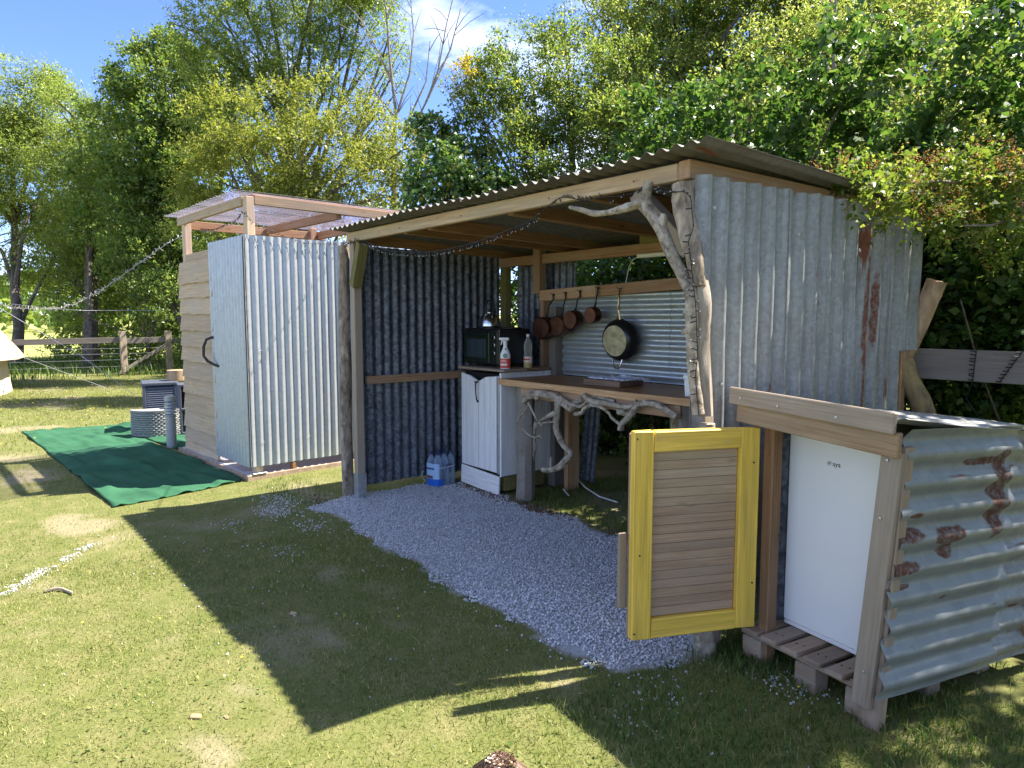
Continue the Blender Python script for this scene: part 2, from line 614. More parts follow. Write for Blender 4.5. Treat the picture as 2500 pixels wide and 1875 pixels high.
LOG_FORK=[(3.203,-0.100,2.120),(3.186,-0.100,2.038),(3.221,-0.100,1.972),(3.277,-0.100,1.897),(3.337,-0.100,1.793),(3.405,-0.100,1.676),(3.444,-0.100,1.607),(3.454,-0.100,1.503),(3.459,-0.100,1.375),(3.477,-0.100,1.225),(3.500,-0.100,1.083)]
LOG_ARM=[(3.179,-0.100,2.039),(3.092,-0.100,2.018),(2.995,-0.100,2.010),(3.090,-0.100,2.025),(2.982,-0.100,2.011),(2.868,-0.100,2.014),(2.772,-0.100,2.044),(2.691,-0.100,2.067)]
LOG_STUB=[(3.275,-0.100,1.897),(3.286,-0.100,1.934),(3.294,-0.100,1.965)]
LOG_BARK=[(3.368,-0.080,2.087),(3.386,-0.080,1.977),(3.417,-0.080,1.848),(3.450,-0.080,1.741),(3.471,-0.080,1.637)]
LOG_SPLIT=[(3.460,-0.050,1.660),(3.476,-0.050,1.563),(3.470,-0.050,1.412),(3.483,-0.050,1.261),(3.505,-0.050,1.072)]
LOG_KNOTS=[(3.440,-0.110,1.521),(3.436,-0.110,1.443)]
FAIRY=[(-2.250,-0.525,2.409),(-1.964,-0.509,2.378),(-1.765,-0.498,2.372),(-1.524,-0.485,2.395),(-1.342,-0.475,2.399),(-1.207,-0.467,2.435),(-1.100,-0.462,2.440),(-1.079,-0.422,2.372),(-1.082,-0.380,2.358),(-1.085,-0.322,2.330),(-1.089,-0.245,2.305),(-1.092,-0.202,2.275),(-1.096,-0.123,2.263),(-1.104,0.013,2.232),(-1.109,0.105,2.213),(-1.117,0.248,2.215),(-1.125,0.395,2.225),(-1.130,0.496,2.237),(0.067,-0.020,2.115),(0.197,-0.020,2.119),(0.321,-0.020,2.100),(0.501,-0.030,2.049),(0.685,-0.030,2.005),(0.933,-0.030,1.975),(1.163,-0.030,1.955),(1.378,-0.030,1.949),(1.579,-0.030,1.958),(1.767,-0.030,1.970),(1.943,-0.030,1.991),(2.107,-0.030,2.016),(2.262,-0.030,2.039),(2.408,-0.030,2.090),(2.546,-0.030,2.141),(2.714,-0.030,2.106),(2.847,-0.030,2.102),(3.006,-0.030,2.093),(3.123,-0.030,2.109),(3.287,-0.130,2.063),(3.363,-0.130,2.045),(3.417,-0.130,2.041),(3.454,-0.130,2.007),(3.464,-0.130,1.948),(3.471,-0.130,1.883),(3.450,-0.130,1.827),(3.461,-0.130,1.760),(3.477,-0.130,1.657),(3.493,-0.130,1.561),(3.501,-0.130,1.466),(3.509,-0.130,1.341),(3.503,-0.130,1.251),(3.514,-0.130,1.155),(3.525,-0.130,1.081)]
L_ASH_FAR=[(-26.05,-0.07,8.99,1.78),(-25.41,0.74,9.13,1.33),(-26.01,-0.30,7.07,2.08),(-25.03,0.82,6.62,1.78),(-25.55,-0.10,4.71,2.08),(-27.10,-1.52,7.80,2.08),(-26.68,-1.47,4.71,2.22),(-24.66,0.89,4.11,1.33)]
L_SECOND=[(-22.83,1.37,8.26,0.98),(-22.37,1.81,7.43,1.12),(-22.57,1.35,6.04,1.39),(-21.93,2.08,5.76,1.12),(-22.35,1.35,4.24,1.39),(-21.69,2.07,3.68,1.12),(-21.91,0.86,2.68,0.95)]
L_OAK=[(-17.45,3.99,8.53,1.00),(-16.88,4.49,7.17,1.12),(-17.98,3.46,9.28,0.75),(-18.42,3.01,9.77,0.44),(-20.36,1.92,7.70,0.78),(-20.41,1.62,6.14,1.04),(-20.21,1.63,4.58,1.04),(-16.96,3.40,5.82,1.09),(-16.68,3.48,4.13,0.97),(-18.83,2.38,8.97,0.87),(-18.30,3.07,9.28,0.75),(-19.01,2.04,8.16,0.69),(-18.19,2.98,7.79,1.37),(-18.65,2.24,6.55,1.25),(-17.84,3.18,6.18,1.37),(-18.69,1.95,4.94,1.12),(-17.87,2.88,4.44,1.37),(-18.33,2.13,3.20,1.00),(-17.61,3.63,7.42,1.00),(-17.45,3.18,3.08,1.00)]
L_ASH_BIG=[(-13.42,2.58,8.60,0.55),(-12.93,3.22,8.90,0.81),(-12.35,4.05,9.70,1.11),(-11.61,4.88,9.20,1.11),(-10.95,5.64,9.00,0.81),(-12.41,3.71,7.89,0.81),(-11.76,4.48,7.79,0.96),(-11.10,5.24,7.49,0.86),(-12.96,2.99,7.59,0.66),(-10.57,5.92,7.79,0.45),(-12.08,3.96,6.89,0.86),(-12.94,3.36,9.90,1.01),(-10.75,6.00,9.80,1.01),(-11.55,5.09,10.20,1.21),(-13.23,2.56,6.89,0.81),(-12.70,3.17,6.69,0.81),(-13.57,2.31,8.00,0.40),(-11.36,4.80,6.69,0.81),(-9.87,6.05,8.19,0.39),(-9.74,6.07,7.32,0.39)]
L_WILLOW=[(-8.43,1.77,4.93,0.77),(-7.86,2.51,5.24,0.69),(-7.28,3.22,5.24,0.77),(-6.76,3.80,4.93,0.62),(-8.09,2.09,4.24,0.85),(-7.41,2.93,4.39,0.93),(-6.44,3.45,4.16,0.67),(-8.51,1.54,4.09,0.62),(-8.61,1.32,3.32,0.62),(-8.03,2.04,3.47,0.77),(-5.63,3.83,4.43,0.43),(-7.34,2.88,3.47,0.77),(-5.53,3.52,3.61,0.57)]
L_IVY=[(-3.38,3.05,4.14,0.33),(-2.72,2.81,3.48,0.42),(-2.42,3.14,3.26,0.45),(-3.06,2.70,3.47,0.31),(-3.11,3.36,4.02,0.42),(-2.00,3.30,3.01,0.44),(-2.79,2.65,2.98,0.39),(-2.37,2.97,2.80,0.44)]
L_THORN=[(-3.34,3.68,4.83,0.37),(-3.12,3.98,5.07,0.40),(-2.83,4.37,5.31,0.49),(-2.46,4.86,5.56,0.49),(-3.03,3.83,4.43,0.48),(-2.50,4.17,4.49,0.65),(-2.07,4.73,4.73,0.65),(-1.67,5.25,4.97,0.59),(-2.03,3.99,3.69,0.63),(-1.54,4.62,3.92,0.68),(-0.90,4.97,4.17,0.61),(-1.53,4.06,3.19,0.50),(-0.95,4.63,3.44,0.55),(-2.35,3.74,3.55,0.46),(-0.46,4.94,3.61,0.48)]
L_TALL=[(-3.02,6.24,6.64,0.61),(-2.56,6.84,6.91,0.82),(-1.98,7.50,6.64,0.82),(-1.14,7.65,6.09,0.78),(-1.94,6.62,5.77,0.72),(-1.11,6.75,5.14,0.69),(-0.75,8.17,6.42,0.72),(-1.04,7.90,6.94,0.78),(-2.75,6.16,6.02,0.47),(0.06,8.37,6.50,0.62)]
L_SALLOW=[(0.32,4.68,3.96,0.44),(0.66,5.15,4.34,0.49),(1.25,5.25,4.48,0.51),(0.91,4.36,3.42,0.36),(1.48,4.44,3.53,0.47),(1.91,4.68,3.76,0.46),(2.43,4.70,3.87,0.47),(2.14,4.06,2.99,0.35),(2.60,4.16,3.14,0.40),(2.97,4.35,3.47,0.32),(3.24,3.96,2.95,0.33),(1.75,5.23,4.50,0.44),(2.32,5.12,4.46,0.33),(3.32,4.43,3.27,0.31),(3.55,3.99,2.77,0.35),(1.36,4.20,2.93,0.26)]
L_RUSTY=[(3.54,0.97,2.24,0.07),(3.59,1.04,2.21,0.09),(3.74,1.04,2.11,0.10),(3.84,1.16,2.06,0.12),(3.64,1.35,2.26,0.13),(3.79,1.51,2.21,0.18),(3.90,1.82,2.28,0.20),(3.89,1.46,2.00,0.13),(4.01,1.76,2.02,0.20),(4.11,1.90,2.17,0.24),(3.69,0.97,2.00,0.05),(4.10,2.00,1.90,0.16)]
L_DARK=[(3.23,3.63,1.82,0.36),(3.54,3.70,1.93,0.35),(3.60,3.39,1.49,0.33),(3.28,3.47,1.43,0.35),(3.81,3.26,1.06,0.29),(3.53,3.38,0.94,0.31),(3.03,3.74,2.10,0.30),(3.25,3.37,1.01,0.29),(3.92,3.61,1.43,0.36),(3.54,3.12,1.23,0.27),(3.74,3.28,1.67,0.26),(3.47,3.27,0.63,0.28),(3.78,3.34,0.69,0.27),(3.02,3.67,1.69,0.27),(3.32,3.95,2.22,0.30),(4.05,3.38,0.93,0.28),(3.14,3.49,0.63,0.23)]
L_SCRUB=[(-17.54,1.57,3.59,0.83),(-16.60,2.64,3.12,1.07),(-16.43,1.91,2.16,0.69),(-15.73,2.69,1.70,0.93),(-17.24,1.16,0.53,0.47),(-16.49,2.07,0.53,0.47),(-18.54,-0.29,0.41,0.47),(-15.50,2.80,0.55,0.58),(-18.31,0.35,1.70,0.47)]
DEAD=[[(-7.357,4.662,4.948),(-7.391,4.744,5.775),(-7.549,4.713,6.849),(-7.630,4.725,7.593),(-7.770,4.679,8.420)],
[(-7.373,4.729,5.527),(-7.255,5.008,6.436),(-7.263,5.122,7.262),(-7.383,5.113,8.172)],
[(-7.164,4.933,5.196),(-7.002,5.230,5.857),(-6.892,5.462,6.518),(-6.854,5.645,7.428),(-6.797,5.813,8.089)],
[(-7.002,5.230,5.857),(-6.764,5.679,6.932),(-6.693,5.890,7.758)],
[(-7.249,4.842,5.279),(-7.032,5.255,6.271),(-7.040,5.369,7.097)],
[(-7.373,4.729,5.527),(-7.647,4.470,6.023),(-7.829,4.298,6.353)],
[(-7.448,4.737,6.188),(-7.681,4.552,6.849),(-7.973,4.309,7.593)]]
GARLAND=[(-13.611,-1.820,1.873),(-12.711,-1.382,1.717),(-11.788,-0.897,1.686),(-11.391,-0.728,1.708),(-10.668,-0.462,1.839),(-9.690,-0.184,2.092),(-8.586,0.101,2.423),(-7.516,0.339,2.713),(-6.583,0.554,2.910)]
CABLE=[(-13.267,-1.412,1.811),(-12.567,-0.891,1.720),(-11.944,-0.300,1.666),(-12.298,0.536,1.675),(-12.811,1.496,1.687)]

# ------------------------------------------------------------------ materials
M_new = wood('timber_pinkish', (.40, .205, .095), (.58, .345, .185), (.46, .36, .26), .2)
M_beam = wood('timber_pale_sawn', (.46, .30, .165), (.68, .50, .31), (.44, .37, .28), .28)
M_dark = wood('timber_dark_shed', (.26, .135, .062), (.42, .24, .12), (.26, .18, .11), .15)
M_grey = wood('timber_weathered', (.29, .21, .14), (.48, .37, .26), (.40, .335, .26), .42)
M_clap = wood('larch_cladding', (.52, .36, .21), (.74, .57, .37), (.48, .40, .31), .32, var=.2)
M_oak = wood('worktop_wood', (.34, .15, .058), (.52, .27, .115), rough=.42)
M_edge = wood('worktop_edge_wood', (.68, .37, .17), (.86, .57, .32), rough=.6)
M_post = wood('timber_grey_dark', (.16, .125, .095), (.31, .255, .20), (.27, .245, .215), .5, bump=.6)
M_green = wood('timber_green_treated', (.16, .14, .045), (.29, .25, .09), (.2, .19, .09), .2)
M_pallet = wood('pallet_wood', (.28, .17, .095), (.47, .32, .20), (.35, .29, .23), .45)
M_hutw = wood('larch_fascia', (.34, .21, .11), (.52, .35, .20), (.35, .29, .22), .2)
M_slatb = wood('slat_brown', (.36, .215, .125), (.51, .34, .215), (.37, .28, .20), .3, fine=90, var=.12)
M_slatg = wood('slat_greyed', (.40, .265, .15), (.56, .40, .25), (.43, .34, .24), .3, fine=90, var=.12)


def painted(name, col, under, wear=.25, rough=.5, lo=.72):
    m = NT(name)
    v = m.coords((1.2, 16, 16))
    g = m.noise(v, 2.2, 6, .6)
    k = m.ramp(m.noise(m.coords((1.0, 8, 8)), 3.0, 6, .7), [(.62 - wear * .3, 0.0), (.82, 1.0)])
    c = m.mix(1.0, col, m.ramp(g, [(.25, lo), (.75, 1.12)]), 'MULTIPLY')
    c = m.mix(1.0, c, m.ramp(m.noise(m.coords((1.5, 70, 70)), 2.0, 4, .6), [(.3, lo + .06), (.6, 1.06)]), 'MULTIPLY')
    vo = m.n('TexVoronoi', Vector=m.coords((1.5, 5, 5)), Scale=2.2).outputs['Distance']
    c = m.mix(m.ramp(vo, [(.04, .6), (.10, 0.0)]), c, under)
    c = m.mix(k, c, under)
    return m.finish(c, rough, 0, m.bump(g, .35, .004), spec=.35)


M_yellow = painted('yellow_painted_wood', (.84, .55, .085), (.62, .40, .14), .32)
M_white = painted('white_painted_wood', (.80, .79, .775), (.52, .47, .41), .10, .55, .88)

M_galv = galv('galvanised_bright', (.42, .455, .49), .86, 1.10, metal=.35, rough=.36, spangle=36, sp_amt=.5, streak=.2, dirtamt=.15, dirt=(.3, .31, .31))
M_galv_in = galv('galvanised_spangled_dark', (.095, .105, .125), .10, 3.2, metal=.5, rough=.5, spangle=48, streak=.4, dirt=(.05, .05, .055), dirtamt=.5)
M_galv_old = galv('galvanised_weathered', (.315, .325, .32), .62, 1.3, metal=.28, rough=.46, spangle=60, rust=.26, streak=.6, dirt=(.15, .12, .095), dirtamt=.4)
M_galv_rusty = galv('galvanised_rusty', (.30, .32, .325), .75, 1.15, metal=.35, rough=.42, spangle=24, rust=.15, streak=.25, dirtamt=.3, dirt=(.17, .14, .11), rustcol=(.12, .046, .026), stains=((.27, .585, .19, .062), (.40, .30, .035, .10), (.46, .30, .03, .05), (.385, .06, .028, .10), (.50, .05, .026, .09), (.135, .48, .018, .12), (.575, .04, .010, .08), (.31, .08, .010, .04), (.64, .31, .012, .02)))
M_galv_stain = galv('galvanised_streaked', (.315, .325, .32), .62, 1.3, metal=.28, rough=.46, spangle=60, rust=.40, streak=.75, dirt=(.15, .11, .085), dirtamt=.5, stains=((.085, 1.42, .030, .42), (.165, 1.50, .022, .22), (.08, .95, .016, .40)))
M_galv_back = galv('galvanised_splashback', (.48, .52, .53), .92, 1.06, metal=.6, rough=.38, spangle=60, streak=.15, dirtamt=.2, dirt=(.26, .26, .24), bump=.0)
M_roof = galv('roof_sheet_weathered', (.17, .16, .145), .7, 1.25, metal=.25, rough=.75, spangle=40, rust=.2, streak=.6, dirt=(.10, .075, .055), dirtamt=.6)
M_steel = simple('steel_plain', (.52, .54, .56), .42, .85, 30, .2)
M_inox = simple('kettle_steel', (.62, .61, .58), .2, 1.0, 12, .1)
M_copper = simple('copper_tarnished', (.115, .052, .035), .42, .9, 16, .5, .1)
M_iron = simple('dark_iron', (.045, .038, .034), .5, .7, 40, .3, .2)
M_black = simple('black_enamel', (.012, .012, .013), .28, 0, spec=.5)
M_blackm = simple('black_plastic', (.018, .018, .019), .5)
M_enamel = simple('oven_dark_enamel', (.012, .02, .014), .22, 0, spec=.5)
M_brass = simple('brass_handle', (.55, .42, .18), .28, 1.0, 20, .2)
M_panbase = simple('worn_pan_base', (.40, .36, .235), .5, .6, 22, .5, .1)
M_whitep = simple('white_plastic', (.80, .80, .79), .35)
M_fridge = simple('fridge_white', (.84, .845, .85), .22, 0, spec=.5)
M_print = simple('dark_print', (.03, .03, .035), .5)
M_green_p = simple('green_print', (.02, .16, .09), .5)
M_red = simple('red_label', (.62, .06, .05), .45)
M_pale = simple('pale_label', (.78, .66, .62), .5)
M_blue = simple('blue_wrap', (.015, .13, .58), .3)
M_ltblue = simple('light_blue_wrap', (.42, .62, .85), .3)
M_cord = simple('white_cable', (.7, .69, .64), .5)
M_wire = simple('black_wire', (.014, .014, .014), .6)
M_bulb = simple('clear_bulb', (.35, .35, .34), .25, 0, spec=.6)
M_tube = simple('lamp_diffuser', (.78, .74, .60), .4)
M_rope = simple('guy_rope', (.40, .39, .44), .7)
M_canvas = simple('bell_tent_canvas', (.60, .50, .38), .85, 0, 9, .18, .15)
M_canvas2 = simple('tent_roof_canvas', (.44, .35, .23), .85, 0, 9, .2, .15)
M_conc = simple('concrete_slab', (.40, .40, .41), .85, 0, 30, .25, .4)
M_concb = simple('concrete_edge_stained', (.40, .29, .20), .9, 0, 14, .45, .6)
M_towel = None
M_board = wood('chopping_board', (.17, .10, .065), (.30, .20, .135), rough=.55)
M_ratt = simple('grey_frame', (.075, .088, .12), .5, 0, 40, .2)
M_bark1 = bark('bark_flaking', (.06, .044, .032), (.27, .215, .16), (.50, .42, .33), sc=(1, 1, .45), bump=1.0)
M_bark2 = bark('bark_pale_branch', (.10, .078, .055), (.36, .30, .225), (.60, .53, .43), lichen=.25, bump=1.0)
M_bark3 = bark('bark_tree', (.045, .036, .028), (.12, .10, .075), (.22, .19, .15), sc=(1, 1, .4))
M_bark4 = bark('bark_dead_pale', (.16, .13, .105), (.28, .24, .20), (.40, .36, .31))
M_log = bark('debarked_log', (.24, .155, .085), (.40, .275, .165), (.52, .40, .27), sc=(1, 1, .3), bump=.4)
M_logm = bark('mossy_log', (.10, .075, .045), (.23, .17, .09), (.36, .27, .10), sc=(1, 1, .3))
M_split = bark('split_log_pale', (.30, .245, .19), (.45, .385, .31), (.56, .50, .42), sc=(1, 1, .25), bump=.5)


def clear_mat(name, tint, rough=.12, fac=.55, spec=.5):
    m = NT(name)
    f = m.noise(m.coords((3, 1, 3)), 2.2, 4, .6)
    tr = m.n('BsdfTransparent', Color=tint)
    p = m.n('BsdfPrincipled', Base_Color=m.mix(m.ramp(f, [(.45, 0.0), (.75, 1.0)]), (.62, .615, .65), (.34, .32, .31)), Roughness=rough)
    ms = m.t.nodes.new('ShaderNodeMixShader')
    m.set(ms.inputs[0], m.ramp(f, [(.35, fac * .6), (.8, min(1, fac * 1.6))]))
    m.t.links.new(tr.outputs[0], ms.inputs[1]); m.t.links.new(p.outputs[0], ms.inputs[2])
    m.t.links.new(ms.outputs[0], m.out.inputs['Surface'])
    return m.m


M_clear = clear_mat('clear_corrugated_plastic', (.92, .90, .97), .15, .16)


def glassy(name, tint, fac=.25, rough=.06):
    m = NT(name)
    tr = m.n('BsdfTransparent', Color=tint)
    p = m.n('BsdfPrincipled', Base_Color=tint, Roughness=rough)
    fr = m.n('LayerWeight', Blend=.35).outputs['Facing']
    ms = m.t.nodes.new('ShaderNodeMixShader')
    m.set(ms.inputs[0], m.math('ADD', m.math('MULTIPLY', fr, .6), fac))
    m.t.links.new(tr.outputs[0], ms.inputs[1]); m.t.links.new(p.outputs[0], ms.inputs[2])
    m.t.links.new(ms.outputs[0], m.out.inputs['Surface'])
    return m.m


M_pet = glassy('clear_bottle_plastic', (.62, .74, .86), .22)
M_petc = glassy('clear_oil_bottle', (.86, .86, .80), .12)
M_oil = simple('cooking_oil', (.55, .40, .05), .15, 0, spec=.5)
M_glassd = simple('oven_glass', (.035, .05, .06), .08, 0, spec=.8)


def carpet_mat():
    m = NT('green_carpet')
    v = m.coords(rnd=False)
    f = m.noise(v, 160, 3)
    b = m.noise(v, 2.2, 5)
    c = m.mix(f, (.024, .085, .044), (.046, .145, .078))
    c = m.mix(1.0, c, m.ramp(b, [(.3, .75), (.7, 1.2)]), 'MULTIPLY')
    return m.finish(c, .95, 0, m.bump(f, .5, .004), spec=.1)


M_carpet = carpet_mat()


def weave_mat(name, a, b, sc):
    m = NT(name)
    v = m.coords(rnd=False)
    w1 = m.n('TexWave', {'bands_direction': 'Z'}, Vector=v, Scale=sc, Distortion=1.0).outputs['Fac']
    w2 = m.n('TexNoise', Vector=v, Scale=sc * 2.2, Detail=2).outputs['Fac']
    f = m.mix(.5, w1, w2)
    return m.finish(m.mix(m.ramp(f, [(.3, 0.0), (.7, 1.0)]), a, b), .6, 0, m.bump(f, .5, .006), spec=.3)


M_rattl = weave_mat('rattan_light_grey', (.15, .15, .15), (.34, .335, .33), 11)
M_rattd = weave_mat('rattan_slate_grey', (.055, .068, .10), (.12, .14, .19), 11)


def towel_mat():
    m = NT('towel_striped')
    v = m.coords(rnd=False, rot=(0, 0, .5))
    w1 = m.n('TexWave', {'bands_direction': 'X'}, Vector=v, Scale=9.0).outputs['Fac']
    w2 = m.n('TexWave', {'bands_direction': 'Y'}, Vector=v, Scale=9.0).outputs['Fac']
    k = m.math('MAXIMUM', m.ramp(w1, [(.86, 0.0), (.93, .8)]), m.ramp(w2, [(.86, 0.0), (.93, .8)]))
    return m.finish(m.mix(k, (.74, .75, .82), (.25, .30, .48)), .85, 0, m.bump(m.noise(v, 120, 2), .2, .002), spec=.1)


M_towel = towel_mat()

# ------------------------------------------------------------------ the ground
GRAVEL = [(.14, -.43), (-.02, -.1), (.05, .9), (.22, .93), (.84, .96), (1.33, .84), (1.57, 1.02), (2.0, .86), (2.3, .9), (2.6, 1.0), (3.3, .75), (3.44, .2), (3.52, -.2), (3.42, -.47), (3.1, -.54), (2.7, -.48), (2.25, -.52), (1.75, -.45), (1.28, -.47), (.62, -.36)]
PATCH = [(-.55, -1.9, .5, .22), (-2.6, -2.05, .9, .3), (1.5, -.95, .35, .16), (2.05, -.85, .3, .18), (2.35, -.95, .25, .12), (1.9, -1.9, .25, .12), (2.2, -1.35, .3, .12), (2.55, -1.75, .16, .1), (1.35, -2.3, .3, .14), (2.9, -2.0, .2, .1), (4.35, -.75, .3, .2), (.05, -.75, .35, .2), (-.35, -.2, .4, .2), (.6, 1.0, .5, .1), (1.3, .95, .35, .07), (2.0, .95, .4, .07), (-5.5, -2.6, 1.6, .35), (-9, -1.2, 1.2, .3), (3.3, -.75, .25, .1)]


def height(x, y):
    return (vnoise(x, y, .9, 5, 3) - .5) * .035 * np.clip((np.hypot(x - 1.5, y) - .5) / 3, 0.25, 1)


def bareness(x, y):
    b = np.clip((vnoise(x, y, 1.3, 21, 4) - .60) * 6, 0, 1) * .65
    for px, py, rx, ry in PATCH:
        d = ((x - px) / rx) ** 2 + ((y - py) / ry) ** 2
        d = d * 1.5 + (vnoise(x, y, 2.4, 33, 4) - .42) * 4.0 + (vnoise(x, y, 9.0, 34, 3) - .5) * 1.6
        b = np.maximum(b, np.clip(1.1 - d, 0, 1) * .62)
    g = inpoly(x, y, GRAVEL)
    b = np.where(g, 1.0, b)
    return b


def axis_pts(a, b, c, d):
    """fine between b and c, growing outwards to a and d"""
    fine = np.arange(b, c, .055)
    lo = b - (np.geomspace(.08, b - a, 34)); hi = c + np.geomspace(.08, d - c, 34)
    return np.concatenate([lo[::-1], fine, hi])


gx = axis_pts(-420, -7.0, 6.2, 420); gy = axis_pts(-420, -4.2, 3.0, 420)
GX, GY = np.meshgrid(gx, gy)
fx, fy = GX.ravel(), GY.ravel()
dist0 = np.hypot(fx, fy)
gzv = height(fx, fy) + np.clip((dist0 - 35) / 300, 0, 1) ** 1.5 * 3.0
nxg, nyg = len(gx), len(gy)
ii = np.arange((nyg - 1) * nxg).reshape(nyg - 1, nxg)[:, :-1].ravel()
ground_q = np.stack([ii, ii + 1, ii + nxg + 1, ii + nxg], 1)


def ground_mat():
    m = NT('lawn_ground')
    v = m.coords(rnd=False)
    f1 = m.noise(v, 60, 5, .65)
    f2 = m.noise(v, 6, 5, .6)
    f3 = m.noise(v, .7, 4)
    g = m.mix(f1, (.078, .100, .026), (.190, .192, .064))
    g = m.mix(m.ramp(f2, [(.42, 0.0), (.72, .75)]), g, (.23, .20, .095))
    g = m.mix(m.ramp(f3, [(.4, 0.0), (.7, .35)]), g, (.11, .14, .035))
    soil = m.mix(f1, (.20, .165, .105), (.40, .335, .225))
    a = m.t.nodes.new('ShaderNodeAttribute'); a.attribute_name = 'bare'
    col = m.mix(a.outputs['Fac'], g, soil)
    a3 = m.t.nodes.new('ShaderNodeAttribute'); a3.attribute_name = 'grit'
    col = m.mix(a3.outputs['Fac'], col, m.mix(f1, (.30, .305, .315), (.50, .505, .515)))
    a2 = m.t.nodes.new('ShaderNodeAttribute'); a2.attribute_name = 'field'
    col = m.mix(a2.outputs['Fac'], col, m.mix(f2, (.24, .27, .07), (.38, .38, .13)))
    return m.finish(col, .95, 0, m.bump(f1, .5, .02), spec=.1)


ground = np_mesh('ground', np.stack([fx, fy, gzv], 1), ground_q, ground_mat(), smooth=True, kind='structure')
at = ground.data.attributes.new('bare', 'FLOAT', 'POINT')
bare_v = bareness(fx, fy)
at.data.foreach_set('value', bare_v.astype(np.float32))
at = ground.data.attributes.new('grit', 'FLOAT', 'POINT')
at.data.foreach_set('value', inpoly(fx, fy, GRAVEL).astype(np.float32))
at = ground.data.attributes.new('field', 'FLOAT', 'POINT')
at.data.foreach_set('value', np.clip((-fx - 15.8) / 1.2, 0, 1).astype(np.float32))

# ------------------------------------------------------------------ gravel
ico = bmesh.new()
bmesh.ops.create_icosphere(ico, subdivisions=1, radius=1)
ICO_V = np.array([v.co[:] for v in ico.verts]); ICO_F = np.array([[v.index for v in f.verts] for f in ico.faces])
ico.free()
OCT_V = np.array([(1, 0, 0), (-1, 0, 0), (0, 1, 0), (0, -1, 0), (0, 0, 1), (0, 0, -1)], float)
OCT_F = np.array([(0, 2, 4), (2, 1, 4), (1, 3, 4), (3, 0, 4), (2, 0, 5), (1, 2, 5), (3, 1, 5), (0, 3, 5)])


def stones(name, P, size, mat, base=ICO_V, faces=ICO_F, kind='stuff', label=None):
    n = len(P); k = len(base)
    B = base[None] * (1 + rng.uniform(-.32, .32, (n, k, 1)))
    B = B * (rng.uniform(.55, 1.15, (n, 1, 3)))
    q = rng.normal(size=(n, 4)); q /= np.linalg.norm(q, axis=1)[:, None]
    a, b, c, d = q.T
    Rm = np.stack([np.stack([1 - 2 * (c * c + d * d), 2 * (b * c - a * d), 2 * (b * d + a * c)], 1),
                   np.stack([2 * (b * c + a * d), 1 - 2 * (b * b + d * d), 2 * (c * d - a * b)], 1),
                   np.stack([2 * (b * d - a * c), 2 * (c * d + a * b), 1 - 2 * (b * b + c * c)], 1)], 1)
    V = np.einsum('nij,nkj->nki', Rm, B) * size[:, None, None] + P[:, None, :]
    F = (faces[None] + (np.arange(n) * k)[:, None, None]).reshape(-1, faces.shape[1])
    o = np_mesh(name, V.reshape(-1, 3), F, mat, kind=kind)
    if label: o['label'] = label
    return o


def stone_mat(name, stops):
    m = NT(name)
    r = m.t.nodes.new('ShaderNodeNewGeometry').outputs['Random Per Island']
    c = m.mix(1.0, m.ramp(r, stops), m.ramp(m.noise(m.coords(rnd=False), 130, 3), [(.3, .8), (.7, 1.15)]), 'MULTIPLY')
    return m.finish(c, .85, 0, spec=.3)


M_gravel = stone_mat('grey_gravel_stone', [(0, (.38, .385, .395)), (.4, (.56, .565, .58)), (.8, (.68, .685, .70)), (1, (.82, .82, .83))])
M_chip = stone_mat('pale_chip_stone', [(0, (.40, .39, .37)), (.6, (.62, .61, .59)), (1, (.78, .77, .75))])

n0 = 92000
X = rng.uniform(-.25, 3.6, n0); Y = rng.uniform(-.65, 1.15, n0)
jx = X + (vnoise(X, Y, 7, 3) - .5) * .22; jy = Y + (vnoise(X, Y, 7, 9) - .5) * .22
k = inpoly(jx, jy, GRAVEL)
# thin spill of stones beyond the edge
spill = (~k) & (rng.random(n0) < .006) & (Y < .2)
X1, Y1 = X[k], Y[k]
keep = rng.random(len(X1)) < .78
X1, Y1 = X1[keep], Y1[keep]
D1 = np.hypot(X1 - CAM.x, Y1 - CAM.y)
near = D1 < 3.7
Z1 = height(X1, Y1) + rng.uniform(.000, .012, len(X1))
sz = rng.uniform(.0036, .0078, len(X1))
stones('gravel', np.stack([X1, Y1, Z1], 1)[near], sz[near], M_gravel, label='pale grey gravel spread in front of the shelter')
stones('gravel', np.stack([X1, Y1, Z1], 1)[~near], sz[~near] * 1.05, M_gravel, OCT_V, OCT_F, label='pale grey gravel spread in front of the shelter')
px_ = [X[spill], rng.uniform(-.5, 3.2, 60), rng.uniform(3.2, 4.3, 40)]
py_ = [Y[spill], rng.uniform(-1.9, -.5, 60), rng.uniform(-.9, -.2, 40)]
# small heaps of spilt chippings, and the pale strip in the sun
for cx, cy, n, s in ((-.25, -.55, 260, .16), (.05, -.7, 200, .12), (.6, -.62, 90, .12), (1.0, -1.0, 60, .1), (3.55, -.5, 60, .12), (3.72, -.72, 25, .08), (3.9, -.02, 130, .1), (.2, -1.1, 50, .1)):
    px_.append(rng.normal(cx, s, n)); py_.append(rng.normal(cy, s * .6, n))
P2 = np.concatenate(px_); Q2 = np.concatenate(py_)
stones('scattered_chippings', np.stack([P2, Q2, height(P2, Q2) + .004], 1), rng.uniform(.0035, .0085, len(P2)), M_gravel, OCT_V, OCT_F, label='grey chippings spilt on the grass around the gravel')
t_ = rng.random(900) ** .9
sx = -.12 + t_ * .85 + rng.normal(0, .02, 900); sy = -1.84 - t_ * .62 + rng.normal(0, .035, 900)
kk = vnoise(sx, sy, 6, 77) > .40
sx, sy = sx[kk], sy[kk]
ex_ = rng.uniform(-1.0, 3.4, 40); ey_ = rng.uniform(-3.0, -1.1, 40)
sx = np.concatenate([sx, ex_]); sy = np.concatenate([sy, ey_])
